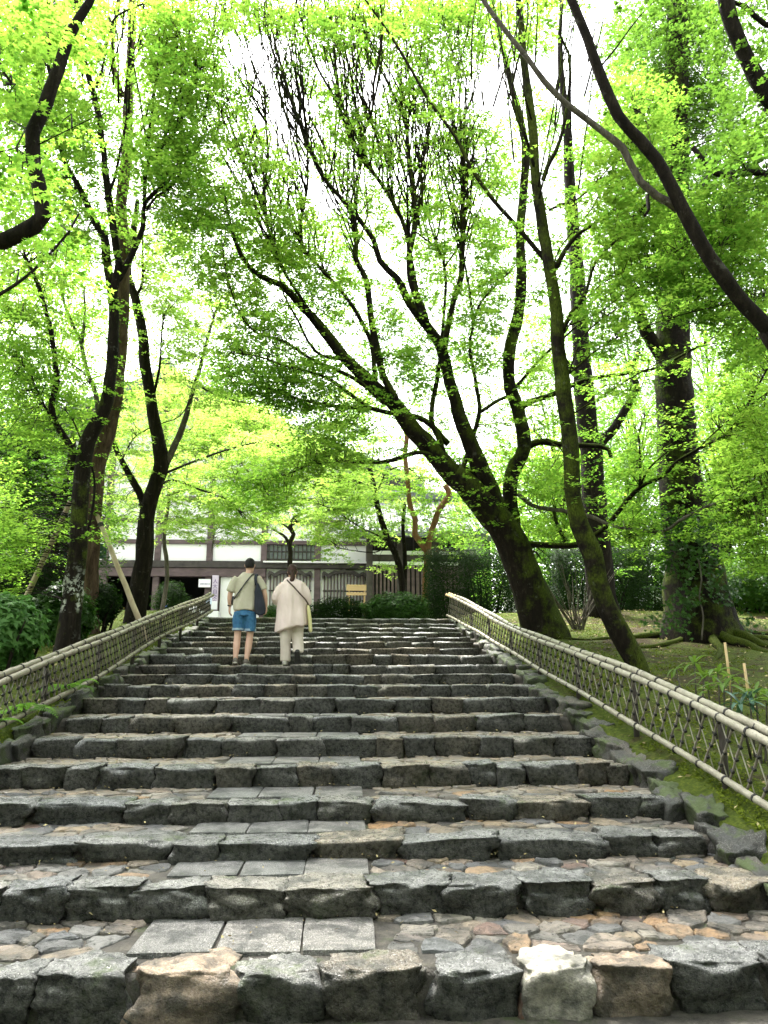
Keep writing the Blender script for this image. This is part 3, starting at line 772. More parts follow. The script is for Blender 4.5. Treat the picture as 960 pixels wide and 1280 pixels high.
# foreground bough from a tree left of the frame
T5 = tree('maple_tree', 'dark crooked maple bough reaching in from the upper left corner', P(-330, 1000, 6.0), [
    ('trunk', [(-330, 1010), (-300, 800), (-240, 560), (-160, 400), (-70, 330), (0, 302)], 6.0, 6.2, 90, 24, dict(sink=.3)),
    ('branch', [(-10, 306), (0, 303), (20, 295), (44, 283), (55, 270), (50, 236), (43, 201), (40, 165), (55, 134), (72, 87), (88, 44), (111, 4), (125, -30)], 6.2, 6.0, 22, 11),
    ('branch', [(68, 100), (62, 88), (62, 34), (54, 22), (42, 0), (30, -25)], 6.1, 6.0, 6.5, 3),
    ('branch', [(-60, 400), (0, 368), (37, 343), (67, 312), (86, 290), (98, 268)], 6.2, 6.4, 6, 2.5),
    ('branch', [(47, 180), (20, 185), (0, 190), (-20, 190)], 6.1, 6, 2, 1.2),
    ('branch', [(45, 182), (70, 170), (110, 150), (140, 138)], 6.1, 6.2, 2, 1),
    ('branch', [(58, 28), (66, 10), (72, -15)], 6.0, 6, 4, 2.5),
    ('branch', [(-60, 20), (-10, 70), (6, 92), (15, 105)], 6.1, 6.0, 5, 3.5),
], M['bark'], M['maple'], star=True, wgt=.55)
# big spreading maple right of the stairs
T6 = tree('maple_tree', 'largest maple, thick mossy trunk right of the stairs with limbs fanning left', bs(675, 800, 14.7), [
    ('trunk', [(684, 806), (676, 780), (664, 745), (650, 705), (634, 668), (617, 645), (597, 622), (580, 603), (566, 592)], 14.7, 14.0, 54, 30, dict(flare=.4, sink=.25)),
    ('branch', [(578, 603), (565, 594), (539, 562), (512, 532), (490, 502), (464, 480), (430, 446), (407, 416), (374, 379), (351, 356), (325, 345), (303, 322), (288, 280), (280, 235)], 14.1, 12.2, 29, 1.5),
    ('branch', [(650, 700), (634, 668), (618, 630), (607, 600), (587, 555), (572, 510), (557, 457), (550, 431), (535, 409), (512, 379), (497, 349), (475, 326), (467, 300), (446, 270)], 14.5, 12.6, 30, 5),
    ('branch', [(648, 705), (640, 660), (639, 595), (655, 561), (648, 512), (638, 486), (636, 456), (638, 430), (648, 395), (652, 355), (650, 300), (654, 240), (657, 180), (640, 110), (628, 60), (612, -10)], 14.6, 13, 22, 5, dict()),
    ('branch', [(532, 404), (527, 386), (516, 356), (512, 322), (519, 270), (511, 201), (508, 161), (498, 130)], 13, 12.2, 11, 4),
    ('branch', [(555, 440), (562, 400), (570, 367), (577, 345), (578, 300), (578, 235), (577, 188), (566, 160)], 13.3, 12.4, 9, 4),
    ('branch', [(497, 505), (484, 480), (475, 457), (464, 397), (458, 350), (444, 322), (446, 302), (437, 262), (404, 222), (394, 201), (370, 141), (347, 67), (330, -10)], 13.4, 11.4, 10, 2),
    ('branch', [(520, 360), (508, 292), (490, 250), (468, 218), (451, 198), (437, 171), (421, 128), (397, 84), (377, 27), (366, -20)], 12.9, 11.2, 7, 2),
    ('branch', [(450, 196), (449, 178), (464, 144), (468, 101), (478, 44), (474, -10)], 12.1, 11, 4, 1.6),
    ('branch', [(470, 475), (461, 420), (431, 369), (401, 336), (375, 299), (384, 235), (384, 188), (380, 130), (372, 60)], 13.3, 11.4, 6, 1.6),
    ('branch', [(400, 410), (350, 330), (335, 285), (330, 248), (335, 201), (333, 161), (330, 84), (322, 10)], 12.9, 11.2, 5, 1.5),
    ('branch', [(560, 555), (539, 532), (520, 521), (490, 517), (460, 510), (422, 508), (374, 499), (329, 484), (290, 478)], 14, 12.4, 8, 2),
    ('branch', [(462, 511), (430, 487), (400, 469), (355, 457), (325, 446), (293, 441)], 13.3, 12.2, 6, 1.5),
    ('branch', [(480, 504), (441, 472), (392, 450), (355, 427), (321, 416), (299, 390), (284, 345), (278, 310)], 13.4, 12, 6, 1.5),
    ('branch', [(430, 450), (395, 440), (372, 400), (352, 360), (347, 310)], 13, 12.2, 5, 1.6),
    ('branch', [(560, 590), (548, 545), (539, 521), (550, 450), (555, 390), (557, 345), (549, 315), (520, 290)], 13.9, 13.0, 8, 2.5),
    ('branch', [(600, 592), (576, 585), (542, 570), (520, 566), (482, 577), (430, 577), (392, 578)], 14.1, 13, 8, 4),
    ('branch', [(578, 605), (577, 590), (591, 547), (599, 514), (595, 480), (587, 431), (591, 401), (582, 334), (575, 300)], 14, 13.2, 7, 2),
    ('branch', [(599, 516), (617, 504), (637, 494)], 13.9, 14.2, 5, 4),
    ('branch', [(591, 402), (600, 380), (610, 367), (640, 337), (665, 310)], 13.4, 13, 4, 1.5),
    ('branch', [(653, 563), (675, 552), (705, 556), (750, 558), (761, 562), (764, 572)], 14.4, 14, 10, 5),
    ('branch', [(648, 511), (667, 501), (694, 492), (731, 475), (775, 468), (821, 460), (860, 440), (892, 422)], 14.3, 12.6, 8, 2.5),
    ('branch', [(638, 492), (675, 449), (701, 426), (727, 400), (745, 370)], 14.2, 13.4, 5, 1.6),
    ('branch', [(648, 618), (660, 628), (672, 634), (712, 640), (739, 646), (765, 657), (800, 663), (830, 664), (848, 652), (877, 636), (930, 618), (975, 607)], 14.5, 10.6, 6, 3, dict(mat=M['bark_grey'])),
    ('branch', [(645, 679), (675, 681), (720, 681), (757, 659), (784, 625), (802, 608), (829, 595), (845, 578), (870, 563), (911, 539), (937, 501), (962, 455)], 14.6, 10.8, 9, 2.5),
    ('branch', [(800, 609), (800, 575), (799, 540), (806, 520)], 12.9, 12.8, 4, 1.6),
    ('branch', [(692, 636), (696, 655), (708, 677)], 14.2, 14.2, 5, 5),
    ('branch', [(870, 563), (905, 530), (925, 515), (960, 490)], 11.9, 10.5, 2.5, 1),
    ('branch', [(800, 608), (812, 585), (838, 560), (838, 545)], 12.9, 12.5, 3, 1.5),
    ('branch', [(392, 578), (360, 592), (320, 600), (285, 596)], 13, 15, 3.5, 1.2),
], M['bark_moss'], M['maple'])
T8 = tree('maple_tree', 'slender mossy maple leaning over the right fence', bs(800, 850, 10.9), [
    ('trunk', [(803, 858), (797, 836), (784, 805), (757, 756), (739, 692), (724, 655), (716, 610), (712, 550), (705, 501), (699, 437), (694, 380), (684, 322), (674, 255), (669, 215), (663, 134), (654, 74), (650, 20), (646, -30)], 10.9, 9.6, 28, 7, dict(flare=.25, sink=.2)),
    ('branch', [(682, 325), (660, 300), (639, 275), (615, 248), (588, 208), (569, 171), (538, 128), (508, 77), (481, 34), (450, -10)], 10.2, 9.2, 7, 2.5),
    ('branch', [(694, 336), (714, 302), (734, 285), (768, 265), (783, 258)], 10.1, 9.8, 7, 3),
    ('branch', [(679, 225), (684, 208), (700, 175), (711, 118), (711, 67), (700, 44), (704, 0)], 9.9, 9.3, 6, 2.5),
    ('branch', [(686, 263), (700, 256), (724, 248), (754, 218), (768, 203)], 10, 9.6, 4, 1.5),
    ('branch', [(703, 414), (715, 390), (731, 369), (744, 329), (774, 296), (805, 260), (820, 240)], 10.2, 9.6, 6, 1.5),
    ('branch', [(668, 210), (660, 180), (648, 150), (640, 110), (652, 60), (660, 20), (655, -20)], 9.9, 9.2, 4.5, 2),
    ('branch', [(706, 480), (730, 420), (772, 385), (830, 340), (900, 308)], 10.3, 9.4, 2.6, .9),
    ('branch', [(708, 470), (760, 428), (830, 400), (900, 382), (955, 372)], 10.3, 9.2, 2.6, .9),
    ('branch', [(703, 420), (740, 365), (790, 335), (850, 312)], 10.2, 9.5, 2.2, .9),
    ('branch', [(703, 410), (750, 390), (800, 350), (865, 300), (910, 270)], 10.2, 9.3, 2, .8),
    ('branch', [(712, 520), (760, 490), (830, 450), (890, 430), (960, 425)], 10.4, 9.3, 2, .8),
    ('branch', [(690, 345), (700, 310), (740, 260), (775, 190), (800, 140)], 10.1, 9.4, 2.2, .8),
    ('branch', [(716, 590), (700, 560), (680, 550), (668, 540)], 10.6, 10.9, 2.2, 1),
], M['bark_moss2'], M['maple'], wgt=.8)
T9 = tree('cedar_tree', 'massive old cedar with flared mossy base and ivy at right', bs(872, 808, 14.2), [
    ('trunk', [(880, 830), (877, 800), (873, 760), (868, 710), (861, 665), (853, 620), (847, 560), (843, 490), (841, 430), (842, 370), (842, 300), (843, 220), (845, 120), (847, 0), (848, -60)], 14.2, 14.4, 86, 26, dict(flare=.5, sink=.15, rough=.1, w=[86, 72, 58, 50, 45, 43, 39, 37, 35, 33, 31, 28, 26, 22, 18])),
    ('branch', [(834, 462), (824, 440), (808, 415), (800, 395), (790, 365), (776, 330), (765, 290)], 14.3, 14.0, 18, 9),
], M['bark_cedar'], M['broad'], wgt=.7)
rb = MB()
def gpt(x, y, d=.03): return Vector((x, y, ground_z(x, y)+d))
RB = P(878, 806, 14.2)
roots = [[(0, 0), (-.7, -.4), (-1.4, -.8), (-2.2, -1.0)], [(0, -.3), (-.3, -1.2), (-.9, -2.2), (-1.0, -3.0)], [(.3, 0), (1.0, -.5), (1.8, -.6), (3.0, -.9)], [(.3, -.3), (.8, -1.4), (1.9, -2.0), (3.2, -2.2)], [(0, -.4), (.3, -1.6), (1.2, -2.6), (2.4, -3.4)], [(-.5, 0), (-1.5, .2), (-2.6, .1)], [(.5, .1), (1.6, .3), (2.8, .2)]]
for rr in roots:
    pts = smooth_path([gpt(RB.x+a, RB.y+b_, .0 if i else .12) for i, (a, b_) in enumerate(rr)], .12); m_ = len(pts)
    mb = trunk_mesh([p+Vector((.12*mnoise.noise(p*1.9), .12*mnoise.noise(p*1.7+Vector((9, 0, 0))), .05*mnoise.noise(p*2.3))) for p in pts], [.085*(1-i/m_)**1.5+.018 for i in range(m_)], 8, len(rr), 0, .2)
    o = mb.build('root', M['bark_moss2'], None, True); o.parent = T9.root; o.matrix_parent_inverse = Matrix.Translation(-T9.root.location)
T10 = tree('old_tree', 'dark thick trunk standing behind the leaning mossy maple', bs(752, 748, 18.5), [
    ('trunk', [(754, 765), (750, 720), (747, 680), (743, 640), (740, 590), (736, 545), (732, 500), (728, 460), (726, 420), (722, 360), (718, 300), (712, 230), (708, 150), (700, 70), (702, 0)], 18.5, 17.8, 36, 4, dict(flare=.4, sink=.3)),
    ('branch', [(740, 570), (752, 552), (768, 535), (783, 510), (796, 484), (790, 465), (798, 440)], 18.4, 18, 15, 6),
    ('branch', [(735, 520), (720, 470), (700, 440), (690, 400)], 18.4, 18, 9, 3),
], M['bark'], M['maple_deep'])
# tree standing right of the frame whose boughs cross the upper right corner
T11 = tree('maple_tree', 'dark bough crossing the upper right corner diagonally', P(1250, 900, 7.2), [
    ('trunk', [(1250, 980), (1215, 800), (1150, 660), (1060, 530), (985, 448), (959, 411)], 7.2, 7.0, 64, 25, dict(sink=.3)),
    ('branch', [(975, 432), (959, 411), (919, 366), (888, 322), (855, 262), (821, 201), (801, 175), (774, 144), (751, 94), (734, 50), (721, 17), (704, -25)], 7.0, 6.6, 22, 10),
    ('branch', [(848, 262), (835, 252), (821, 245), (801, 228), (788, 205), (778, 185), (741, 154), (707, 128), (680, 101), (660, 74), (640, 50), (609, 7), (590, -25)], 6.9, 6.7, 10, 5, dict(mat=M['bark_grey'])),
    ('branch', [(809, 244), (811, 262), (806, 270)], 6.9, 6.9, 5, 4),
    ('branch', [(745, 90), (770, 60), (800, 20), (830, -10)], 6.8, 6.6, 3, 1.2),
], M['bark'], M['broad'], star=True, wgt=.12)
T12 = tree('broadleaf_tree', 'heavy boughs at the upper right edge below dark broad leaves', P(1330, 900, 8.0), [
    ('trunk', [(1330, 1010), (1290, 760), (1210, 480), (1100, 280), (1010, 180), (965, 128)], 8.0, 8.0, 70, 26, dict(sink=.3)),
    ('branch', [(980, 145), (959, 121), (935, 77), (915, 30), (904, -5), (898, -35)], 8.0, 7.7, 22, 16),
    ('branch', [(1080, 260), (1000, 230), (959, 218), (934, 215), (909, 222), (890, 214), (866, 184)], 8.0, 7.8, 13, 6),
    ('branch', [(990, 40), (955, 30), (930, 8), (915, 2)], 8, 7.9, 9, 5),
], M['bark'], M['broad'], wgt=.45)
# small trees before the hall
T13 = tree('crape_myrtle', 'small tree with smooth orange forked stems in front of the hall', bs(533, 790, 23), [
    ('trunk', [(531, 790), (532, 740), (534, 704), (535, 688)], 23, 23, 9, 9, dict(sink=.1)),
    ('branch', [(535, 692), (536, 679), (541, 659), (550, 636), (562, 618), (556, 606)], 23, 22.6, 8, 7),
    ('branch', [(534, 690), (524, 676), (519, 668), (519, 650), (512, 629), (509, 599), (506, 570), (508, 545), (500, 520)], 23, 22.4, 8, 5),
], M['bark_orange'], M['maple'])
T15 = tree('maple_tree', 'thin dark maple with a drooping bough before the tiled wing', bs(504, 785, 24), [
    ('trunk', [(505, 790), (503, 737), (497, 700), (486, 677), (477, 651), (471, 629), (468, 610), (462, 585)], 24, 23.5, 10, 6, dict(sink=.1)),
    ('branch', [(505, 737), (506, 700), (504, 659), (506, 630)], 24, 24, 7, 4),
    ('branch', [(497, 690), (475, 671), (452, 660), (424, 642), (400, 630)], 24, 21.5, 3, 1),
    ('branch', [(469, 622), (478, 600), (484, 590), (500, 583), (515, 588), (525, 600)], 23.6, 23, 3, 1.5),
    ('branch', [(468, 612), (440, 600), (410, 604), (380, 612)], 23.6, 22.4, 3, 1.2),
    ('branch', [(486, 679), (470, 690), (440, 688), (420, 684)], 24, 22.6, 2, 1),
], M['bark'], M['maple_fresh'])
T14 = tree('pine_tree', 'little twisted dark pine before the lattice window', bs(362, 780, 27), [
    ('trunk', [(362, 785), (362, 720), (363, 691), (362, 679), (367, 668), (363, 659), (368, 648), (380, 640)], 27, 26.8, 8, 5, dict(sink=.1)),
    ('branch', [(362, 682), (357, 672), (349, 666), (340, 661)], 27, 26.6, 5, 2),
    ('branch', [(366, 655), (375, 650), (386, 645), (398, 638)], 26.9, 26.4, 4, 1.5),
    ('branch', [(365, 664), (355, 656), (345, 652)], 26.9, 26.5, 3.5, 1.5),
], M['bark'], M['maple_fresh'], wgt=.5)
T16 = tree('old_tree', 'black leaning trunk behind the left log prop', bs(58, 752, 19), [
    ('trunk', [(56, 770), (65, 706), (73, 660), (78, 628), (88, 580), (92, 540)], 19, 19, 13, 8, dict(sink=.3, flare=.3)),
    ('branch', [(77, 640), (60, 600), (45, 560), (30, 540)], 19, 18.5, 5, 2),
], M['bark'], M['maple_deep'], wgt=.6)
T17 = tree('maple_tree', 'pale thin maple stem seen between the two left maples', bs(206, 760, 24), [
    ('trunk', [(202, 770), (209, 720), (205, 670), (211, 620), (206, 560), (208, 507), (204, 460)], 24, 23.5, 6, 3, dict(sink=.1)),
    ('branch', [(207, 600), (235, 575), (265, 560), (290, 565), (310, 590)], 24, 22.5, 3, 1),
    ('branch', [(207, 620), (240, 612), (262, 628), (268, 660), (264, 690)], 24, 22.5, 2.5, 1),
    ('branch', [(207, 560), (250, 530), (290, 520), (330, 530)], 24, 22, 2.5, 1),
], M['bark_grey'], M['maple_fresh'])

# long straight whips rising from the fan of the big maple
wh = T6
src = [a for a in LP if a[5] == TREES.index(T6) and 330 < a[0] < 620 and 120 < a[1] < 345 and a[6] < .06]
for i in range(250):
    a = random.choice(src); x0, y0 = a[0], a[1]; u = (x0-330)/290
    lean = -.30*(1-u)+.05*u+random.gauss(0, .16)
    L = random.uniform(90, 330); y1 = y0-L; x1 = x0+lean*L; c1 = random.gauss(0, 9); c2 = random.gauss(0, 9)
    Y0 = a[3]; Ye = Y0-random.uniform(.2, 1.3)
    pts = [(x0+(x1-x0)*t+c1*math.sin(PI*t)+c2*math.sin(2*PI*t)+random.gauss(0, 2)*(t > 0), y0+(y1-y0)*t) for t in (0, .2, .4, .6, .8, 1)]
    path, rad = limb_path(pts, Y0, Ye, random.uniform(1.6, 2.9), .6, .25, i)
    wh.twigs.tube(path, rad, 5)
    for f_ in range(random.randint(1, 3)):
        k = random.randint(len(path)//4, max(len(path)//4+1, len(path)*3//4)); q = path[min(k, len(path)-1)]; d = Vector((random.uniform(-.28, .22), random.uniform(-.25, .1), 1)).normalized(); l2 = random.uniform(.4, 1.2)
        wh.twigs.tube([q, q+d*l2*.5+Vector((.03, 0, 0)), q+(d+Vector((0, 0, .15)))*l2], [.008, .006, .003], 4, False)
    for q in path[::2]: px, py = PX(q); LP.append((px, py, q.x, q.y, q.z, TREES.index(T6), .01))
for i in range(40):     # and from the slender maple and the left trees
    tr, xr, yr = random.choice([(T8, (640, 740), (60, 260)), (T1, (110, 270), (40, 220)), (T1, (100, 260), (60, 200)), (T8, (580, 720), (30, 150))])
    x0 = random.uniform(*xr); y0 = random.uniform(*yr); y1 = -40; x1 = x0+random.uniform(-.25, .3)*(y0-y1); Y0 = 9.8 if tr is T8 else 12
    path, rad = limb_path([(x0, y0), ((x0+x1)/2+random.uniform(-8, 8), (y0+y1)/2), (x1, y1)], Y0, Y0-.7, 2.6, .9, .3, i); tr.twigs.tube(path, rad, 5)

# ------------------------------------------------------------------ foliage of the traced trees
GRID = """
888777665666666665568899
888777643455555554468899
888887532444554444488899
888887532344544444488899
888887643355555545588888
888988765455565556688889
888888865556666556688899
887888877767777766788889
776677777777777777777877
775677777777777777777877
776677777677777777777857
886677777777777777788748
777777888777777777778848
788877888777777777877858
898888899999888777888869
999877999999988877777888
998755566777788776667788
884200111233344333333576
420000000000000000000122
""".split()
K = 2.5
LPa = np.array(LP)
LPx = LPa[:, 0:2]; wg = np.array([TREES[int(i)].wgt for i in LPa[:, 5]])
rng = np.random.default_rng(11)
def add_spray(t, c, rad, n, head, tilt, leaf):
    """flat fan of leaves on a few side shoots, as maples carry them"""
    arms = rng.integers(4, 7); aa = head+rng.uniform(-1.3, 1.3, arms); ai = rng.integers(0, arms, n)
    r = rad*np.sqrt(rng.uniform(.02, 1, n)); ang = aa[ai]+rng.normal(0, .13, n)
    x = np.cos(ang)*r-np.cos(head)*rad*.45; y = np.sin(ang)*r-np.sin(head)*rad*.45
    z = -.2*r*r/rad+tilt[0]*x+tilt[1]*y+rng.normal(0, .022, n)
    t.C.append(np.stack([c[0]+x, c[1]+y, c[2]+z], 1)); t.H.append(ang+rng.normal(0, .6, n))
    N = up_normals(n, rng, .33); N[:, 0] -= tilt[0]*.8; N[:, 1] -= tilt[1]*.8
    t.N.append(N); t.S.append(leaf*rng.uniform(.7, 1.25, n))
nsp = 0
TP = [(a[0], a[1], a[3], a[6]*960/a[3]) for a in LP if a[6]*960/a[3] > 2.6 and not (a[5] == TREES.index(T9) and a[1] < 420)]; TPa = np.array(TP); TKEEP = .85
for j, row in enumerate(GRID):
    for i, ch in enumerate(row):
        d = int(ch)
        if d == 0: continue
        cnt = rng.poisson(K*d*2.5)
        for _ in range(cnt):
            px = (i+rng.random())*40; py = (j+rng.random())*40-4
            cl = .5+.5*(mnoise.noise(Vector((px/62, py/40, 3.3)))*1.1+.6*mnoise.noise(Vector((px/26, py/17, 8.1))))
            if cl > d/9.0+.1*(d >= 8)+.05: continue
            if 240 < px < 640 and py < 430 and rng.random() < .24: continue      # the airy middle of the big maple
            dist = np.hypot(LPx[:, 0]-px, LPx[:, 1]-py)+rng.exponential(28, len(LPx))
            dist = dist/wg
            k = int(np.argmin(dist)); ti = int(LPa[k, 5]); t = TREES[ti]
            Y = LPa[k, 3]+rng.normal(.35, .75)
            Yn = max(Y, 4.5)
            if rng.random() > min(1.0, (Yn/12.0)**1.7): continue
            if ((TPa[:, 2] > Yn-.9) & (np.hypot(TPa[:, 0]-px, TPa[:, 1]-py) < TPa[:, 3]*1.15+np.where(TPa[:, 3] > 6.5, 14, 9))).any() and rng.random() < TKEEP: continue
            p = P(px, py, Yn)
            a = Vector(LPa[k, 2:5]); L = (p-a).length
            if L > 3.6: continue
            head = math.atan2(p.y-a.y, p.x-a.x)
            far = Yn > 19
            rad = rng.uniform(.28, .58)*(1.25 if far else 1)
            n = int(rng.uniform(85, 150)*rad)
            add_spray(t, p, rad, n, head, rng.normal(0, .16, 2), .066 if not far else .085); nsp += 1
            if L > .12 and L < 2.2 and rng.random() < .55:
                m_ = (a+p)/2+Vector((random.uniform(-.08, .08), random.uniform(-.08, .08), .1*L))
                t.twigs.tube([a, m_, p, p+Vector((math.cos(head), math.sin(head), -.1))*rad*.5], [.009, .006, .004, .002], 4, False)
# lime foliage of the maples standing before the hall
for _ in range(1500):
    px = rng.uniform(170, 470); py = rng.uniform(470, 655)
    if mnoise.noise(Vector((px/45, py/26, 1.3)))+.5*mnoise.noise(Vector((px/20, py/12, 4.1))) < -.14+.36*max(0, (py-628)/30): continue
    t = T17 if px < 300 else T15; p = P(px, py, rng.uniform(20.5, 27.5)); add_spray(t, p, rng.uniform(.5, .8), 46, rng.uniform(0, 6.28), rng.normal(0, .12, 2), .085); nsp += 1
# canopy carried on past the frame, so that the trees do not stop at its edge
for (t, xr, yr, Yr, cnt) in ((T1, (-260, -10), (-160, 520), (11.5, 14), 260), (T5, (-200, -20), (-120, 300), (5.6, 6.6), 40), (T11, (980, 1200), (-150, 420), (6.6, 7.8), 60),
                             (T12, (970, 1260), (-200, 420), (7.6, 9), 120), (T6, (200, 760), (-160, -10), (11, 13), 150), (T9, (960, 1250), (-100, 620), (13, 17), 240)):
    for _ in range(cnt):
        p = P(rng.uniform(*xr), rng.uniform(*yr), rng.uniform(*Yr)); add_spray(t, p, rng.uniform(.35, .6), 40, rng.uniform(0, 6.28), rng.normal(0, .16, 2), .068)
for t in TREES:
    if t.C:
        C = np.concatenate(t.C); N = np.concatenate(t.N); H = np.concatenate(t.H); Sz = np.concatenate(t.S)
        me = leaf_mesh('crown', C, N, Sz, t.leafm, LEAF5 if t.star else LEAF3, rng, H)
        o = link('crown', me); o.parent = t.root; o.matrix_parent_inverse = Matrix.Translation(-t.root.location); o['kind'] = 'stuff'
    if t.twigs.v:
        o = t.twigs.build('twigs', t.bark, None, True); o.parent = t.root; o.matrix_parent_inverse = Matrix.Translation(-t.root.location); o['kind'] = 'stuff'
print('sprays', nsp, 'leaves', sum(sum(len(c) for c in t.C) for t in TREES))

# ------------------------------------------------------------------ background trees, each with its trunk, limbs and crown
def wood_tree(name, label, x, y, h, cr, leafm, n, leaf=.11, low=.25, flat=.55, group=None, trunk=.16, barkm=None, tmpl=None):
    gz = ground_z(x, y); root = empty(name, (x, y, gz), label, 'tree', group); r_ = random.Random(int(x*91+y*17))
    tp = smooth_path([Vector((0, 0, -.2)), Vector((r_.uniform(-.2, .2), r_.uniform(-.2, .2), h*.35)), Vector((r_.uniform(-.5, .5), r_.uniform(-.5, .5), h*.7)), Vector((r_.uniform(-.5, .5), r_.uniform(-.5, .5), h*.97))], .4)
    m_ = len(tp); mb = trunk_mesh(tp, [trunk*(1-i/m_*.9) for i in range(m_)], 9, x, .4); mb.build('trunk', barkm or M['bark'], root, True)
    C, N, Sz = [], [], []; br = MB()
    nc = 34
    for i in range(nc):
        t = low+(1-low)*(i+.5)/nc; a = i*2.4+r_.uniform(-.4, .4); rr = cr*math.sqrt(max(.05, 1-((t-low-.3)/(1-low))**2*1.6))*r_.uniform(.35, 1)
        q = tp[min(m_-1, int(t*(m_-1)))]; e = Vector((q.x+math.cos(a)*rr, q.y+math.sin(a)*rr, h*t+r_.uniform(-.2, .5)))
        br.tube([tp[max(0, int(t*(m_-1)*.8))], (q+e)/2+Vector((0, 0, -.1)), e], [trunk*.32, trunk*.2, .012], 5, False)
        k = n//nc; s = cr*r_.uniform(.28, .48)
        g = rng.normal(0, 1, (k, 3)); g /= np.linalg.norm(g, axis=1, keepdims=True); g *= (rng.uniform(.2, 1, (k, 1))**.5)*s; g[:, 2] *= flat
        g[:, 2] += np.round(g[:, 2]/.3)*.08
        C.append(g+np.array(e)); N.append(up_normals(k, rng, .55)); Sz.append(leaf*rng.uniform(.6, 1.3, k))
    o = br.build('branches', barkm or M['bark'], root, True); o['kind'] = 'stuff'
    o = link('crown', leaf_mesh('crown', np.concatenate(C), np.concatenate(N), np.concatenate(Sz), leafm, LEAF1 if tmpl is None else tmpl, rng), root); o['kind'] = 'stuff'
    return root
def wt(px, py, Y, name, label, h, cr, leafm, n, **kw):
    q = P(px, py, Y); return wood_tree(name, label, q.x, q.y, h, cr, leafm, n, **kw)
GB = 'trees standing behind the right bank'
wt(905, 700, 27, 'broadleaf_tree', 'bright green tree behind the big cedar at the right', 9, 3.2, M['broad'], 15000, group=GB)
wt(800, 700, 30, 'broadleaf_tree', 'yellow green tree seen between the leaning maple and the cedar', 10, 3.0, M['maple'], 13000, group=GB)
wt(700, 700, 30, 'broadleaf_tree', 'yellow green tree seen between big maple and leaning maple', 10, 3.2, M['maple'], 13000, group=GB)
wt(1010, 700, 21, 'broadleaf_tree', 'bluish green tree at the far right edge behind the bank', 9, 3.0, M['maple_deep'], 15000, group=GB, low=.12)
wt(960, 640, 38, 'broadleaf_tree', 'tall pale tree rising behind the right bank', 17, 5.0, M['maple'], 16000, leaf=.16, group=GB)
wt(790, 600, 42, 'broadleaf_tree', 'tall tree whose top shows right of the slender maple', 21, 5.2, M['broad'], 16000, leaf=.17, group=GB)
wt(890, 600, 45, 'broadleaf_tree', 'tallest tree of the far right wood', 26, 6.0, M['broad'], 18000, leaf=.18, group=GB)
wt(990, 600, 34, 'broadleaf_tree', 'tall dense tree in the upper right corner of the wood', 22, 5.0, M['maple_deep'], 18000, leaf=.15, group=GB)
for k, (px, Y, h, cr, mt, lb) in enumerate(((655, 27, 6.5, 2.0, 'maple_deep', 'low green tree right behind the big maple'), (700, 25, 6.5, 2.2, 'maple', 'low green tree between the big maple and the leaning maple'), (745, 28, 8, 2.6, 'broad', 'green tree behind the dark thick trunk'), (800, 25, 6, 2.0, 'maple_deep', 'low green tree left of the big cedar'), (920, 24, 6.5, 2.4, 'broad', 'low green tree right of the big cedar'), (985, 27, 9, 3, 'broad', 'green tree at the right edge beyond the bank'))):
    wt(px, 700, Y, 'broadleaf_tree', lb, h, cr, M[mt], 14000, group=GB, low=.06, leaf=.12)
GL = 'dark trees behind the left bank'
wt(20, 730, 20, 'evergreen_tree', 'dark evergreen behind the left clipped bush', 5.6, 2.3, M['ever'], 15000, low=.05, group=GL)
wt(-60, 730, 18, 'evergreen_tree', 'dark evergreen at the far left edge', 6.2, 2.4, M['ever'], 12000, low=.05, group=GL)
wt(75, 720, 24, 'evergreen_tree', 'dark evergreen between left props and the hall', 5.2, 1.7, M['ever'], 10000, low=.05, group=GL)
wt(-40, 640, 30, 'broadleaf_tree', 'tall green tree rising behind the left evergreens', 16, 4.6, M['maple'], 15000, leaf=.15, group=GL)
wt(50, 600, 44, 'broadleaf_tree', 'tall pale tree beyond the left end of the hall', 22, 5.0, M['maple_fresh'], 14000, leaf=.18, group=GL)

# the wood behind and beside the viewer, which shuts off the low sky there
where = ['close behind the viewer to the left', 'straight behind the viewer', 'close behind the viewer to the right', 'beside the viewer on the right', 'beside the viewer on the left', 'farthest back behind the viewer']
for k, (x, y, h, cr) in enumerate(((-7, -5, 11, 4.4), (-1, -9, 13, 5.0), (6, -6, 11, 4.6), (11, 1, 11, 4.2), (-11, 2, 11, 4.2), (0, -15, 15, 6))):
    wood_tree('broadleaf_tree', 'leafy tree of the wood at the stair foot, '+where[k], x, y, h, cr, M['maple_deep'], 9000, leaf=.2, low=.12, group='wood at the foot of the stairs')

# far-off wood closing the horizon
C = []
while len(C) < 52000:
    a = rng.uniform(0, 2*PI); rr = rng.uniform(58, 84); x, y = math.sin(a)*rr, 10+math.cos(a)*rr
    top = (13 if x < 6 else 24)*(.75+.5*mnoise.noise(Vector((x*.06, y*.06, 2))))+3*mnoise.noise(Vector((x*.2, y*.2, 7)))
    C.append((x, y, TOPZ-3+rng.random()**.8*max(5, top)))
prop(link('far_wood', leaf_mesh('far_wood', np.array(C), up_normals(len(C), rng, .7), rng.uniform(.5, 1.3, len(C)), M['broad'], LEAF3, rng)), kind='stuff')

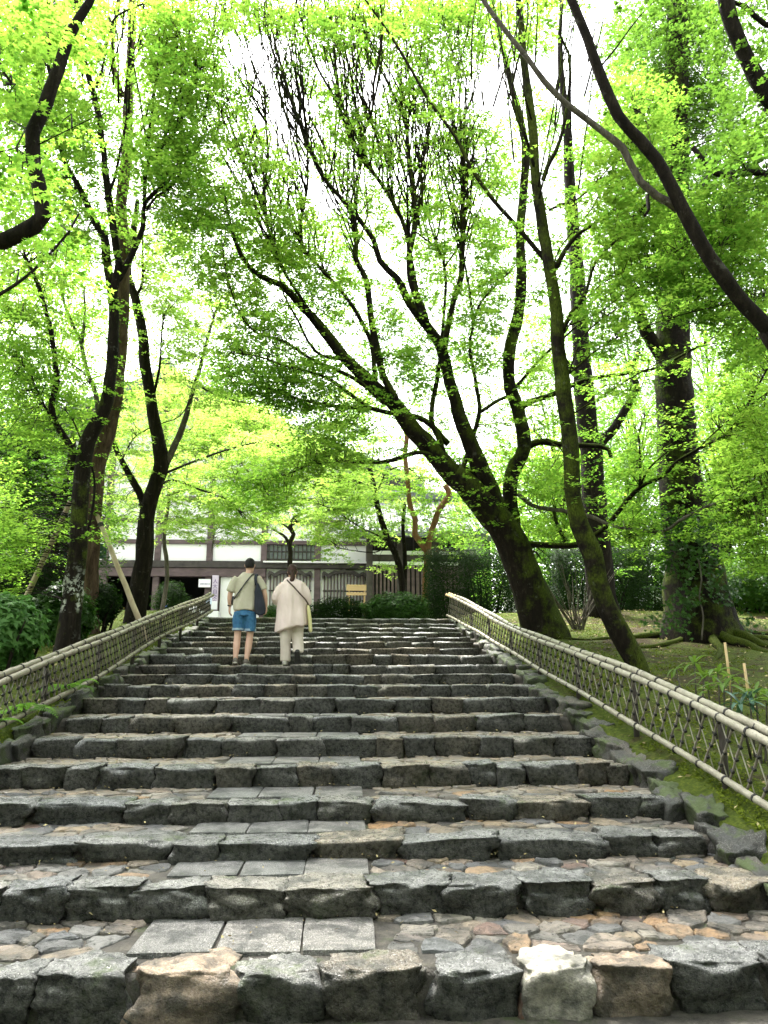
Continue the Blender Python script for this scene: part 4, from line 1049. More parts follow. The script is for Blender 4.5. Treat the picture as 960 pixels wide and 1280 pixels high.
# ------------------------------------------------------------------ hedges, bushes, undergrowth
def leaf_blob(name, label, cat, c, r, leafm, n, leaf, group=None, box=False, shell=.35, stems=True, tilt=.8, tmpl=None):
    n = int(n*2.6); root = empty(name, (c[0], c[1], ground_z(c[0], c[1])), label, cat, group)
    if box: g = rng.uniform(-1, 1, (n, 3)); k = rng.integers(0, 3, n); keep = rng.random(n) < .75; sg = np.sign(rng.uniform(-1, 1, n)); g[np.arange(n)[keep], k[keep]] = (sg*(1-shell*rng.random(n)**2))[keep]
    else: g = rng.normal(0, 1, (n, 3)); g /= np.linalg.norm(g, axis=1, keepdims=True); g *= (1-shell*rng.uniform(0, 1, (n, 1))**1.5)
    N = g.copy(); N[:, 2] += .7; N += rng.normal(0, tilt*.5, N.shape)
    off = np.array([mnoise.noise(Vector((float(q[0]*3+c[0]), float(q[1]*3), float(q[2]*3)))) for q in g])
    off2 = np.array([mnoise.noise(Vector((float(q[0]*7+c[0]), float(q[1]*7), float(q[2]*7+9)))) for q in g])
    g = g*(1+((.05 if box else .32)*off+(.06 if box else .22)*off2)[:, None])
    Cc = g*np.array(r)+np.array([0, 0, c[2]-root.location.z])
    o = link('foliage', leaf_mesh('foliage', Cc, N, leaf*rng.uniform(.6, 1.3, n), leafm, LEAF1 if tmpl is None else tmpl, rng), root); o['kind'] = 'stuff'
    if stems:
        mb = MB(); ns = max(7, int(r[0]*9))
        for i in range(ns):
            x = random.uniform(-.8, .8)*r[0]; y = random.uniform(-.7, .7)*r[1]; zt = c[2]-root.location.z+r[2]*random.uniform(.0, .8)
            mb.tube([(x*.7, y*.7, -.1), (x*.9+.05, y*.9, zt*.5), (x+random.uniform(-.2, .2), y, zt)], [.03, .022, .008], 5, False)
        o = mb.build('stems', M['bark'], root, True); o['kind'] = 'stuff'
    return root
def blob_px(name, label, cat, x0, y0, x1, y1, Y, dep, leafm, n, leaf, **kw):
    a = P(x0, y1, Y); b_ = P(x1, y0, Y); c = ((a.x+b_.x)/2, Y, (a.z+b_.z)/2)
    return leaf_blob(name, label, cat, c, (abs(b_.x-a.x)/2, dep, abs(b_.z-a.z)/2), leafm, n, leaf, **kw)
blob_px('clipped_hedge', 'tall dark clipped hedge at the head of the right fence', 'hedge', 534, 692, 640, 790, 21.6, .8, M['ever'], 14000, .06, box=True)
blob_px('low_shrub', 'bright green low shrub left of the tall hedge atop the stairs', 'bush', 455, 742, 536, 782, 20.7, .5, M['hedge'], 5200, .07)
blob_px('low_shrub', 'dark low shrub behind the woman, below the bell shaped window', 'bush', 384, 748, 466, 784, 21.2, .5, M['ever'], 4200, .065)
blob_px('low_shrub', 'small shrub seen between the two walkers at the stair top', 'bush', 330, 757, 350, 784, 21.5, .35, M['hedge'], 900, .065)
blob_px('clipped_hedge', 'dark hedge behind the leaning maple on the right bank', 'hedge', 690, 690, 800, 775, 20.5, .7, M['ever'], 9500, .07, box=True)
blob_px('clipped_hedge', 'dark hedge gapped with light left of the big cedar', 'hedge', 780, 690, 850, 765, 21.5, .5, M['ever'], 4000, .07, box=True)
blob_px('clipped_hedge', 'dark hedge at the foot of the left evergreens', 'hedge', -60, 700, 90, 770, 17.5, .7, M['ever'], 9000, .07, box=True)
blob_px('clipped_bush', 'rounded bright green bush at the left edge above the fence', 'bush', -55, 745, 52, 835, 10.6, .6, M['shrub'], 2600, .12, tmpl=LEAF3, shell=.6)
blob_px('clipped_bush', 'rounded green bush between the left edge bush and lichen patched maple', 'bush', 40, 732, 118, 806, 13.9, .6, M['hedge'], 3000, .1, tmpl=LEAF3, shell=.6)
blob_px('low_shrub', 'leafy shrub at the foot of the black leaning trunk', 'bush', 100, 730, 150, 780, 15.5, .5, M['ever'], 2200, .07)
blob_px('low_shrub', 'leafy undergrowth right of the big cedar', 'bush', 905, 690, 1010, 770, 19, .8, M['broad'], 4200, .1)
blob_px('low_shrub', 'shrub under the entrance eave behind the left fence end', 'bush', 190, 728, 236, 775, 26, .5, M['ever'], 2200, .07)
# bare twiggy shrub
q = P(722, 790, 16); root = empty('bare_shrub', (q.x, q.y, ground_z(q.x, q.y)), 'leafless twiggy shrub between the big maple and the leaning maple', 'bush')
mb = MB()
for i in range(26):
    a = random.uniform(-1, 1); L = random.uniform(.7, 1.5)
    p0 = Vector((random.uniform(-.1, .1), random.uniform(-.1, .1), -.05)); p2 = Vector((a*L*.75, random.uniform(-.4, .4), L)); mb.tube([p0, p0.lerp(p2, .5)+Vector((a*.06, 0, .1)), p2], [.014, .01, .004], 5, False)
mb.build('stem', M['bark_grey'], root, True)
# ivy on the cedar
C = []; 
for i in range(1700):
    t = rng.random(); py = 640+150*t; cx_ = 858+.16*(py-640); w_ = (28+.22*(py-640))*(1.05 if rng.random() < .8 else 1.35)
    u = rng.uniform(-1, 1); pp = P(cx_+u*w_, py+rng.normal(0, 6), 14.2-.75*math.sqrt(max(0, 1-u*u*.8))*(.75+.4*t)-rng.uniform(0, .22)); 
    if mnoise.noise(Vector((pp.x*1.9, pp.z*1.9, 4)))+.4*(1-t) > .12: C.append(pp)
C = np.array(C); N = np.stack([rng.normal(0, .5, len(C)), -np.ones(len(C))*.8, rng.normal(.5, .4, len(C))], 1)
o = link('ivy', leaf_mesh('ivy', C, N, .085*rng.uniform(.6, 1.3, len(C)), M['hedge'], LEAF5, rng)); prop(o, 'ivy climbing over the lower trunk of the big cedar', 'ivy', kind='stuff')
mb = MB(); pts = [P(x, y, 13.25) for x, y in ((873, 700), (877, 725), (874, 745), (879, 770), (877, 800))]; mb.tube(smooth_path(pts, .1), .013, 6)
o = mb.build('vine_stem', M['bark_grey'], o, True)

# ------------------------------------------------------------------ temple hall
HY = 34.0
def X34(px): return P(px, 700, HY).x
hall = empty('temple_hall', (X34(200), HY, TOPZ), 'white plastered temple hall with dark timber frame and big gable at the stair top', 'temple')
def H0(o): o.parent = hall; o.matrix_parent_inverse = Matrix.Translation(-hall.location); return o
posts = [X34(p) for p in (-63, 2, 67, 132, 197, 262, 330, 397, 461)]
zb1, zb2, zmid, zup, z4, z5 = 5.67, 6.34, 7.22, 8.16, 9.2, 10.25
AX, AZ, SLO = X34(200), 14.2, .43
def gable(x): return AZ-abs(x-AX)*SLO
for x in posts:
    zt = min(gable(x)-.05, 13.6); mb = MB(); mb.box((x, HY, (TOPZ+zt)/2), (.27, .26, zt-TOPZ), bev=.015); H0(mb.build('post', M['timber']))
x0, x1 = posts[0]-.4, posts[-1]+.3
def beam(z0, z1, mat, d=.3, y=HY, a=x0, b_=x1, name='beam'): mb = MB(); mb.box(((a+b_)/2, y-d/2+.1, (z0+z1)/2), (b_-a, d, z1-z0), bev=.012); return H0(mb.build(name, mat))
beam(zb2-.28, zb2+.02, M['timber_dark'], .36); beam(zb1, zb2-.29, M['timber'], .3, HY, x0, posts[6]+.1)
beam(zmid-.09, zmid+.09, M['timber'], .24); beam(zup-.07, zup+.1, M['timber'], .3)
for z in (z4, z5, 11.3, 12.3):
    hw = (AZ-z)/SLO-.3; a = max(x0, AX-hw); b_ = min(x1, AX+hw); beam(z-.08, z+.08, M['timber'], .24, HY, a, b_)
lv = [zb2, zmid, zup, z4, z5]
for i in range(len(posts)-1):
    for j in range(4):
        a, b_ = posts[i]+.12, posts[i+1]-.12
        if gable(max(abs(a-AX), abs(b_-AX))+AX) < lv[j+1]+.2: continue
        if j == 0 and i in (6,): continue
        mb = MB(); mb.box(((a+b_)/2, HY+.03, (lv[j]+lv[j+1])/2), (b_-a+.03, .08, lv[j+1]-lv[j]), bev=.004); H0(mb.build('wall_panel', M['plaster']))
mb = MB(); hw = (AZ-z5)/SLO; mb.prism([(max(x0, AX-hw), z5), (min(x1, AX+hw), z5), (min(x1, AX+hw), gable(min(x1, AX+hw))), (AX, AZ), (max(x0, AX-hw), gable(max(x0, AX-hw)))], HY-.01, HY+.12); H0(mb.build('gable_wall', M['plaster']))
# gable roof running back
for s in (-1, 1):
    e = 11.6; th = .34; mb = MB()
    pr = [(AX, AZ+.25), (AX, AZ+.25+th)] + [(AX+s*e*t, AZ+.25+th-e*t*SLO+.5*t*(t-1)*1.2*-1*-.6) for t in (.25, .5, .75, 1)] + [(AX+s*e*t, AZ+.25-e*t*SLO+.5*t*(t-1)*1.2*.6) for t in (1, .75, .5, .25)]
    mb.prism(pr, HY-1.35, HY+15); H0(mb.build('roof_slope', M['tile']))
    tl = MB()
    for yy in np.arange(HY-1.2, HY+15, .5): tl.tube([(AX+s*e*t, yy, AZ+.3+th-e*t*SLO+.5*t*(t-1)*1.2*.6) for t in (0, .25, .5, .75, 1)], .08, 6)
    o = H0(tl.build('tile_rib', M['tile'], None, True)); o['kind'] = 'stuff'
    mb = MB(); mb.prism([(AX, AZ+.22), (AX, AZ-.25), (AX+s*e, AZ-.25-e*SLO), (AX+s*e, AZ+.22-e*SLO)], HY-1.3, HY-1.16); H0(mb.build('verge_board', M['timber_dark']))
mb = MB(); mb.box((AX, HY+6.8, AZ+.85), (.5, 16.6, .6), bev=.05); H0(mb.build('ridge', M['tile']))
mb = MB(); mb.prism([(AX-.1, AZ-1.3), (AX+.1, AZ-1.3), (AX+.45, AZ-.7), (AX+.25, AZ-.1), (AX-.25, AZ-.1), (AX-.45, AZ-.7)], HY-1.4, HY-1.31); H0(mb.build('gable_pendant', M['timber_dark']))
mb = MB(); mb.box(((x0+x1)/2, HY+7.4, (TOPZ+z5)/2), (x1-x0-.6, 14, z5-TOPZ), bev=.02)   # body behind the facade
mb2 = MB()
for xx in (x0+.2, x1-.2): mb2.box((xx, HY+7.3, (TOPZ+z5-.6)/2), (.2, 14, z5-.6-TOPZ), bev=.01)
mb2.box(((x0+x1)/2, HY+14.4, (TOPZ+z5)/2), (x1-x0-.6, .2, z5-TOPZ-.3), bev=.01); H0(mb2.build('side_wall', M['plaster']))
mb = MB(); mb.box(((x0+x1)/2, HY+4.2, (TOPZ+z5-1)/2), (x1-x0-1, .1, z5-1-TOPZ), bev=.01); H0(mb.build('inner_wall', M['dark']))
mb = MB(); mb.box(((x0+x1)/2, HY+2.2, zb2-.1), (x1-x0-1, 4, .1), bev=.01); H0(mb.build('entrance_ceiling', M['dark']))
mb = MB(); mb.box(((x0+x1)/2, HY+1.5, TOPZ+.12), (x1-x0, 5, .3), bev=.02); H0(mb.build('stone_base', M['kerb']))
# ground floor, left to right: boarded bays, open entrance, sign pillar, white doors, two bell windows
for i in (0, 1, 2):
    a, b_ = posts[i]+.12, posts[i+1]-.12
    for k in range(8):
        xa = a+(b_-a)*k/8; mb = MB(); mb.box((xa+(b_-a)/16, HY+.03+.006*(k % 2), (TOPZ+.27+zb1)/2), ((b_-a)/8-.012, .06, zb1-TOPZ-.28), bev=.005); H0(mb.build('wall_board', M['timber_dark']))
xs = X34(272); mb = MB(); mb.box((xs, HY-.12, (TOPZ+.27+zb1)/2), (.3, .12, zb1-TOPZ-.28), bev=.01); H0(mb.build('pillar', M['timber']))
za, zb_ = P(272, 752, HY).z, P(272, 720, HY).z
mb = MB(); mb.box((X34(271.5), HY-.22, (P(0, 762, HY).z+zb_)/2), (.28, .05, zb_-P(0, 762, HY).z), bev=.008)
board = mb.build('sign_board', M['lilac']); prop(board, 'tall narrow lilac board with a column of purple characters beside the entrance', 'sign')
mb = MB(); mb.box((X34(271.5), HY-.255, (P(0, 761, HY).z+za)/2), (.26, .012, za-P(0, 761, HY).z), bev=.003); mb.build('white_paper', M['white'], board)
for i, ch in enumerate("人大自交合"):
    tcu = bpy.data.curves.new('txt', 'FONT'); tcu.body = ch; tcu.size = .27; tcu.extrude = .002; tcu.align_x = 'CENTER'; tcu.resolution_u = 3
    to = bpy.data.objects.new('txt', tcu); COL.objects.link(to)
    dg = bpy.context.evaluated_depsgraph_get(); me = bpy.data.meshes.new_from_object(to.evaluated_get(dg)); bpy.data.objects.remove(to)
    me.materials.clear(); me.materials.append(M['ink'])
    link('character', me, board, (X34(271.5), HY-.25, zb_-.34-i*.225), (PI/2, 0, 0), (.85, .8, 1))
def notice(px0, py0, px1, py1, y, mat, label, lines):
    a = P(px0, py1, y); b_ = P(px1, py0, y); mb = MB(); mb.box(((a.x+b_.x)/2, y, (a.z+b_.z)/2), (b_.x-a.x, .03, b_.z-a.z), bev=.004)
    o = prop(mb.build('notice', M[mat]), label, 'sign'); wd = b_.x-a.x
    for (u0, u1, v, h) in lines:
        mb = MB(); x = a.x+wd*u0
        while x < a.x+wd*u1: g = random.uniform(.02, .04); mb.box((x+g/2, y-.02, a.z+(b_.z-a.z)*v), (g, .006, h*random.uniform(.6, 1))); x += g+.012
        mb.build('line_of_print', M['ink'], o)
notice(248, 724, 263.5, 734, HY-.3, 'white', 'white notice with one line of small print over the dark entrance', [(.12, .9, .4, .05)])
notice(257.5, 743, 265, 755.5, HY-1.2, 'paleblue', 'pale blue notice by the left fence end at the entrance', [(.6, .8, .5, .05), (.3, .6, .3, .03)])
mb = MB(); q = P(254, 772, HY-1.4); mb.box((q.x+.25, HY-1.4, (TOPZ+P(0, 763, HY-1.4).z)/2), (.8, .4, P(0, 763, HY-1.4).z-TOPZ), bev=.02); prop(mb.build('white_box', M['white']), 'low white stand at the end of the left fence', 'stand')
a, b_ = X34(277), posts[6]-.14
for k in range(2):
    w_ = (b_-a)/2; xc = a+w_*(k+.5); mb = MB(); mb.box((xc, HY-.02+.04*k, (TOPZ+.3+zb1)/2), (w_-.01, .05, zb1-TOPZ-.3), bev=.005); H0(mb.build('sliding_door', M['plaster']))
# bell-shaped windows with their scalloped hoods
def bell_window(px0, px1, pyt, pyb, mid):
    xa, xb = X34(px0), X34(px1); zt, zb = P(0, pyt, HY).z, P(0, pyb, HY).z; W = xb-xa; c = (xa+xb)/2
    prof = [(0, .78), (.0, .86), (.04, .93), (.10, .9), (.15, .86), (.2, .9), (.28, .95), (.38, .955), (.46, .975), (.5, 1.0)]
    prof = prof+[(1-u, v) for u, v in reversed(prof[:-1])]
    op = [(xa+W*u, zb+(zt-zb)*v) for u, v in prof]
    f = MB(); n = len(op); out = [(c+(x-c)*1.05, z+.16) for x, z in op]
    for i in range(n-1): f.prism([op[i], op[i+1], out[i+1], out[i]], HY-.24, HY-.05)
    H0(f.build('window_hood', M['timber_dark']))
    g = MB(); g.prism([(xa+.05, zb)]+[(x, z+.02) for x, z in op]+[(xb-.05, zb)], HY-.02, HY+.0); win = H0(g.build('window', M['paper']))
    for k in range(13):
        u = (k+.5)/13; x = xa+W*u; zc = float(np.interp(u, [p[0] for p in prof], [p[1] for p in prof])); mb = MB(); h = (zt-zb)*zc; mb.box((x, HY-.09, zb+h/2), (.055, .06, h), bev=.006); H0(mb.build('lattice_bar', M['timber']))
    for v in (.02, .5): mb = MB(); mb.box((c, HY-.05, zb+(zt-zb)*v), (W, .04, .06), bev=.005); H0(mb.build('lattice_rail', M['timber_dark']))
bell_window(404, 456, 713, 760, 0); bell_window(337, 390, 713, 760, 0)
for i in (6, 7):
    a, b_ = posts[i]+.13, posts[i+1]-.13; z1 = P(0, 764, HY).z
    mb = MB(); mb.box(((a+b_)/2, HY+.05, (z1+zb2-.28)/2), (b_-a+.03, .08, zb2-.28-z1), bev=.004); H0(mb.build('wall_panel', M['plaster']))
    mb = MB(); mb.box(((a+b_)/2, HY+.02, (TOPZ+.27+z1)/2), (b_-a+.03, .08, z1-TOPZ-.27), bev=.004); H0(mb.build('wall_panel', M['plaster']))
mb = MB(); mb.box(((posts[6]+posts[8])/2, HY-.14, zb2-.02), (posts[8]-posts[6], .5, .07), bev=.01); H0(mb.build('ledge', M['plaster']))
a, b_ = posts[6]+.13, X34(396); zl, zh = P(0, 697, HY).z, P(0, 676, HY).z
g = MB(); g.box(((a+b_)/2, HY+.04, (zl+zh)/2), (b_-a, .04, zh-zl)); H0(g.build('window', M['glass']))
for k in range(12): mb = MB(); mb.box((a+(b_-a)*(k+.5)/12, HY-.03, (zl+zh)/2), (.05, .05, zh-zl), bev=.005); H0(mb.build('lattice_bar', M['timber_dark']))
for z in (zl+.02, (zl+zh)/2, zh-.02): mb = MB(); mb.box(((a+b_)/2, HY+.0, z), (b_-a, .04, .05), bev=.005); H0(mb.build('lattice_rail', M['timber_dark']))
mb = MB(); mb.box(((a+b_)/2, HY+.1, (zb2+zl)/2), (b_-a, .06, max(.05, zl-zb2))); H0(mb.build('wall_panel', M['plaster']))

# ------------------------------------------------------------------ tiled wing at right of the hall
WY = 30.0
wing = empty('temple_wing', (P(540, 700, WY).x, WY, TOPZ), 'low dark temple wing with tiled roof behind the orange stemmed tree', 'temple')
def W0(o): o.parent = wing; o.matrix_parent_inverse = Matrix.Translation(-wing.location); return o
xa, xb = P(462, 700, WY).x, P(612, 700, WY).x; ze = P(0, 664, WY).z
for px in (462, 500, 545, 576, 609):
    x = P(px, 700, WY).x; mb = MB(); mb.box((x, WY, (TOPZ+ze)/2), (.24, .24, ze-TOPZ), bev=.012); W0(mb.build('post', M['timber_dark']))
def wpanel(p0, y0, p1, y1, mat, name, dy=.04, th=.08):
    a = P(p0, y1, WY); b_ = P(p1, y0, WY); mb = MB(); mb.box(((a.x+b_.x)/2, WY+dy, (a.z+b_.z)/2), (b_.x-a.x, th, b_.z-a.z), bev=.004); return W0(mb.build(name, M[mat]))
wpanel(464, 657, 608, 667, 'plaster_green', 'frieze')
wpanel(464, 668, 608, 671, 'timber_dark', 'beam', -.04, .26)
wpanel(464, 690, 608, 693, 'plaster_green', 'pale_rail', -.02, .14); wpanel(464, 703, 575, 706, 'plaster_green', 'pale_rail', -.02, .14)
wpanel(578, 672, 607.5, 689.5, 'plaster_green', 'wall_panel')
for k, (p0, p1) in enumerate(((464, 498), (502, 543), (547, 574))):
    wpanel(p0, 672, p1, 689.5, 'dark', 'window', .12)
    for u in range(4): wpanel(p0+(p1-p0)*(u+.4)/4, 672, p0+(p1-p0)*(u+.4)/4+1.6, 689.5, 'timber_dark', 'mullion', .06, .05)
    wpanel(p0, 694, p1, 702.5, 'timber_dark', 'wall_board', .06)
    for u in range(7): wpanel(p0+(p1-p0)*(u+.2)/7, 707, p0+(p1-p0)*(u+.75)/7, 775, 'timber', 'lattice_bar', .0, .05)
    wpanel(p0, 707, p1, 775, 'dark', 'window', .14)
wpanel(578, 694, 607, 775, 'timber_dark', 'wall_board', .06)
mb = MB(); mb.box(((xa+xb)/2, WY+3.2, (TOPZ+ze)/2), (xb-xa-.3, .1, ze-TOPZ)); W0(mb.build('inner_wall', M['dark']))
mb = MB(); mb.box((xb-.1, WY+1.7, (TOPZ+ze)/2), (.12, 3.2, ze-TOPZ)); W0(mb.build('side_wall', M['plaster_green']))
ra, rb_ = P(432, 657, WY-1.2), P(628, 690, WY-1.2); rz = P(0, 657, WY-1.2).z; x0w, x1w = ra.x, rb_.x
mb = MB(); ry = WY+2.2; rr = 2.0
pf = [(WY-1.2, rz), (WY+.2, rz+.62), (ry, rz+rr)]
rings = []
for x, dz in ((x0w, .0), ((x0w+x1w)/2, -.06), (x1w-.9, -.02), (x1w, -.42)):
    rings.append([Vector((x, y, z+dz)) for y, z in pf]+[Vector((x, y, z+dz-.2)) for y, z in reversed(pf)])
mb.loft(rings); W0(mb.build('roof_slope', M['tile']))
mb = MB(); mb.loft([[Vector((r[0].x, 2*ry-v.y, v.z)) for v in r] for r in reversed(rings)]); W0(mb.build('roof_slope', M['tile']))
tl = MB()
for x in np.arange(x0w+.1, x1w, .28):
    dz = float(np.interp(x, [x0w, (x0w+x1w)/2, x1w-.9, x1w], [0, -.06, -.02, -.42])); tl.tube([(x, y, z+.03+dz) for y, z in pf], .06, 6)
o = W0(tl.build('tile_rib', M['tile'], None, True)); o['kind'] = 'stuff'
mb = MB(); mb.box(((x0w+x1w)/2-.4, ry, rz+rr+.1), (x1w-x0w-.8, .4, .4), bev=.05); W0(mb.build('ridge', M['tile']))
# low white wall on the right
a = P(560, 737, 24.5); zt = a.z; ztb = TOPZ
wl_ = empty('plaster_wall', (8, 24.5, TOPZ), 'low pale plaster wall behind the right bank trees', 'wall')
mb = MB(); mb.box((2.0, 0, (zt-TOPZ)/2-.1), (9.5, .25, zt-TOPZ+.2)); mb.build('wall_face', M['plaster_green'], wl_)
mb = MB(); mb.prism([(-2.75, zt-TOPZ), (6.75, zt-TOPZ), (6.75, zt-TOPZ+.06), (-2.75, zt-TOPZ+.06)], -.28, .28); mb.prism([(-2.75, zt-TOPZ+.062), (6.75, zt-TOPZ+.062), (6.75, zt-TOPZ+.14), (-2.75, zt-TOPZ+.14)], -.14, .14); mb.build('tile_coping', M['tile'], wl_)
# bench
q = P(446, 752, 30); bz = P(446, 731, 30).z
be = empty('bench', (q.x, 30, TOPZ), 'light wooden bench with plain back in front of the bell windows', 'bench'); top = bz-TOPZ
for i, (z, h) in enumerate(((top-.12, .24), (top-.36, .12))): mb = MB(); mb.box((0, -.06, z), (.82, .035, h), bev=.01); mb.build('back_board', M['benchwood'], be)
for sx in (-.3, .3): mb = MB(); mb.box((sx, -.02, top/2-.03), (.06, .05, top-.06), bev=.006); mb.build('back_post', M['benchwood'], be); mb = MB(); mb.box((sx, .38, .75), (.06, .05, 1.5), bev=.006); mb.build('leg', M['benchwood'], be)
mb = MB(); mb.box((0, .18, top-.75), (.84, .42, .045), bev=.01); mb.build('seat', M['benchwood'], be)
for z in (.5, 1.0): mb = MB(); mb.box((0, .0, z), (.56, .03, .05), bev=.006); mb.build('rail', M['benchwood'], be)
# dark green board between the two left trunks
a = P(79, 698, 21); b_ = P(134, 679, 21)
gb = empty('green_board', ((a.x+b_.x)/2, 21, TOPZ), 'dark green board on pale posts between the left trunks', 'board')
mb = MB(); mb.box((0, 0, (a.z+b_.z)/2-TOPZ), (b_.x-a.x, .05, b_.z-a.z), bev=.01); mb.build('panel', M['greenboard'], gb)
for px in (87, 122): mb = MB(); mb.tube([(P(px, 690, 21).x-gb.location.x, -.06, -.1), (P(px, 690, 21).x-gb.location.x, -.06, b_.z-TOPZ+.05)], .028, 7); mb.build('post', M['log'], gb, True)
# log props under the left maple
for (p0, p1, Ya, Yb, lab) in (((30, 752), (88, 627), 13.9, 13.3, 'pale peeled log propping the lichen patched maple from its left'), ((159, 738), (121, 643), 14.6, 14.9, 'pale peeled log propping the left trees from the right')):
    a, b_ = P(*p0, Ya), P(*p1, Yb); d = (a-b_).normalized(); g = a+d*max(0, (a.z-ground_z(a.x, a.y)+.1)/max(.2, -d.z))
    root = empty('log_prop', g, lab, 'prop', 'log props under the left trees'); mb = MB(); m_ = 14; mb.tube([(g.lerp(b_, i/m_))-g+Vector((.004*math.sin(i*1.3), 0, .004*math.cos(i*2.1))) for i in range(m_+1)], [.055-.012*i/m_ for i in range(m_+1)], 9); mb.build('log', M['log'], root, True)
    mb = MB()
    for k in (-.1, 0, .1): c = b_+d*(.25+k*.3)-g; mb.tube([c-d*.012, c+d*.012], .052, 9)
    mb.build('rope', M['twine'], root)
# bamboo stakes
for (p0, p1, Y, lab) in (((912, 840), (906, 803), 9.6, 'taller bamboo stake by the glossy plants below the cedar'), ((935, 855), (930, 829), 9.2, 'shorter bamboo stake by the glossy plants below the cedar')):
    a, b_ = P(*p0, Y), P(*p1, Y); a.z = min(a.z, ground_z(a.x, a.y)-.05); mb = MB(); mb.tube([a, a.lerp(b_, .5), b_], [.018, .017, .016], 8)
    prop(mb.build('stake', M['bamboo_tan'], None, True), lab, 'stake', 'stakes on the right bank')
q = P(815, 800, 12)
# ------------------------------------------------------------------ small plants
def strap_leaf(L, w_, droop, seed):
    mb = MB(); n = 6; V = []; F = []
    for i in range(n+1):
        t = i/n; ww = w_*math.sin(PI*min(.98, t*.9+.06))**.8*(1 if i < n else .05); x = L*t*(1-.12*droop*t); z = .32*L*t-droop*L*t*t*.75
        V += [(x, -ww/2, z), (x, 0, z-.12*ww), (x, ww/2, z)]
    for i in range(n):
        b0 = i*3; F += [(b0, b0+1, b0+4, b0+3), (b0+1, b0+2, b0+5, b0+4)]
    return V, F
SL = {}
for key in ('rhodo', 'rhodo_blue'): SL[key] = [mesh('leaf', *strap_leaf(.2+.03*i, .045+.006*(i % 2), .35+.25*i, i), M[key]) for i in range(4)]
def whorl_plant(label, Y, whorls, mk):
    b0 = P(whorls[0][0], 880, Y); root = empty('glossy_plant', (b0.x, Y, ground_z(b0.x, Y)), label, 'plant', 'glossy leaved plants behind the right fence'); st_ = MB()
    for (px, py, dy, sc) in whorls:
        c = P(px, py, Y+dy)-root.location; st_.tube([(c.x*.3, c.y*.3, -.05), (c.x*.8, c.y*.8, c.z*.6), c], [.012, .009, .006], 6)
        n = random.randint(9, 12)
        for i in range(n):
            me = random.choice(SL[mk]); a = i*2*PI/n*1.0+random.uniform(-.2, .2); link('leaf', me, root, c+Vector((0, 0, -.01*(i % 3))), (random.uniform(-.2, .2), random.uniform(-.75, .35), a), (sc*random.uniform(.8, 1.1),)*3)
    st_.build('stem', M['bark_grey'], root, True)
whorl_plant('yellow green glossy plant nearest the leaning maple foot', 8.6, [(868, 828, 0, .95), (845, 836, .2, .7), (880, 846, -.2, .8)], 'rhodo')
whorl_plant('glossy plant with the tallest leaf rosette behind the right fence', 7.8, [(897, 840, 0, 1.0), (905, 858, -.2, 1.0), (885, 862, .1, .9), (915, 846, .2, .85)], 'rhodo')
whorl_plant('bluish glossy plant low against the right fence rail', 7.0, [(937, 872, 0, .95), (925, 880, -.1, .9)], 'rhodo_blue')
whorl_plant('green glossy plant at the right edge behind the fence rail', 6.8, [(944, 862, .2, .8), (968, 880, 0, .9), (958, 868, .3, .8)], 'rhodo')
def frond(L, seed):
    rnd = random.Random(seed); V = []; F = []; n = 15
    pt = lambda t: Vector((L*(t-.18*t*t), 0, L*(.62*t-.75*t*t)))
    for i in range(n):
        t = .12+.88*i/n; c = pt(t); w_ = L*.3*math.sin(PI*min(1, t*.82+.16))**1.0*(1-t*.25); hw = L*.028
        for s in (-1, 1):
            b0 = len(V); e = c+Vector((w_*.32, s*w_, -.18*w_)); m_ = c.lerp(e, .45)
            V += [c, m_+Vector((hw, 0, .006)), e, m_-Vector((hw, 0, -.006))]; F.append((b0, b0+1, b0+2, b0+3))
    for i in range(10):
        b0 = len(V); a, b_ = pt(i/10), pt((i+1)/10); V += [a+Vector((0, -.004, .002)), a+Vector((0, .004, .002)), b_+Vector((0, .004, .002)), b_+Vector((0, -.004, .002))]; F.append((b0, b0+1, b0+2, b0+3))
    return mesh('frond', V, F, M['fern'])
FR = [frond(.5, 1), frond(.42, 2)]
for (x, y, n, sc, lab) in ((-3.35, 9.9, 7, 1.0, 'uppermost fern sprouting through the left fence'), (-3.42, 8.75, 8, 1.05, 'middle fern arching over the bottom rail of the left fence'), (-3.5, 8.1, 7, .95, 'lower fern hanging below the left fence near the picture edge'), (-4.2, 9.4, 8, 1.1, 'fern under the rounded bush at the left edge'), (-3.55, 7.6, 6, .9, 'fern at the foot of left fence by the kerb rocks')):
    root = empty('fern', (x, y, ground_z(x, y)+.12), lab, 'fern', 'ferns along the left fence')
    for i in range(n): link('frond', FR[i % 2], root, (0, 0, 0), (random.uniform(-.2, .2), random.uniform(-.35, .15), i*2*PI/n+random.uniform(-.3, .3)), (sc*random.uniform(.8, 1.1),)*3)
# ground cover
def scatter(n, f, zoff=.02, patchy=False):
    out = []
    while len(out) < n:
        x, y = f()
        if patchy and mnoise.noise(Vector((x*1.1, y*1.1, 5)))+.6*mnoise.noise(Vector((x*3.5, y*3.5, 2))) < -.06: continue
        out.append((x, y, ground_z(x, y)+zoff))
    return np.array(out)
C = scatter(9000, lambda: (random.uniform(3.0, 13), random.uniform(4.5, 21)) if random.random() < .7 else (random.uniform(-9, -3.5), random.uniform(6, 20)), .025)
prop(link('fallen_leaves', leaf_mesh('fallen_leaves', C, up_normals(len(C), rng, .5), .06*rng.uniform(.4, 1.3, len(C)), M['fallen'], LEAF1, rng)), kind='stuff')
C = scatter(34000, lambda: (3.08+random.random()**1.8*5, 4+random.random()**1.3*15), .006, True)
prop(link('moss', leaf_mesh('moss', C, up_normals(len(C), rng, 1.3), .032*rng.uniform(.5, 1.5, len(C)), M['tuft'], LEAF1, rng)), kind='stuff')
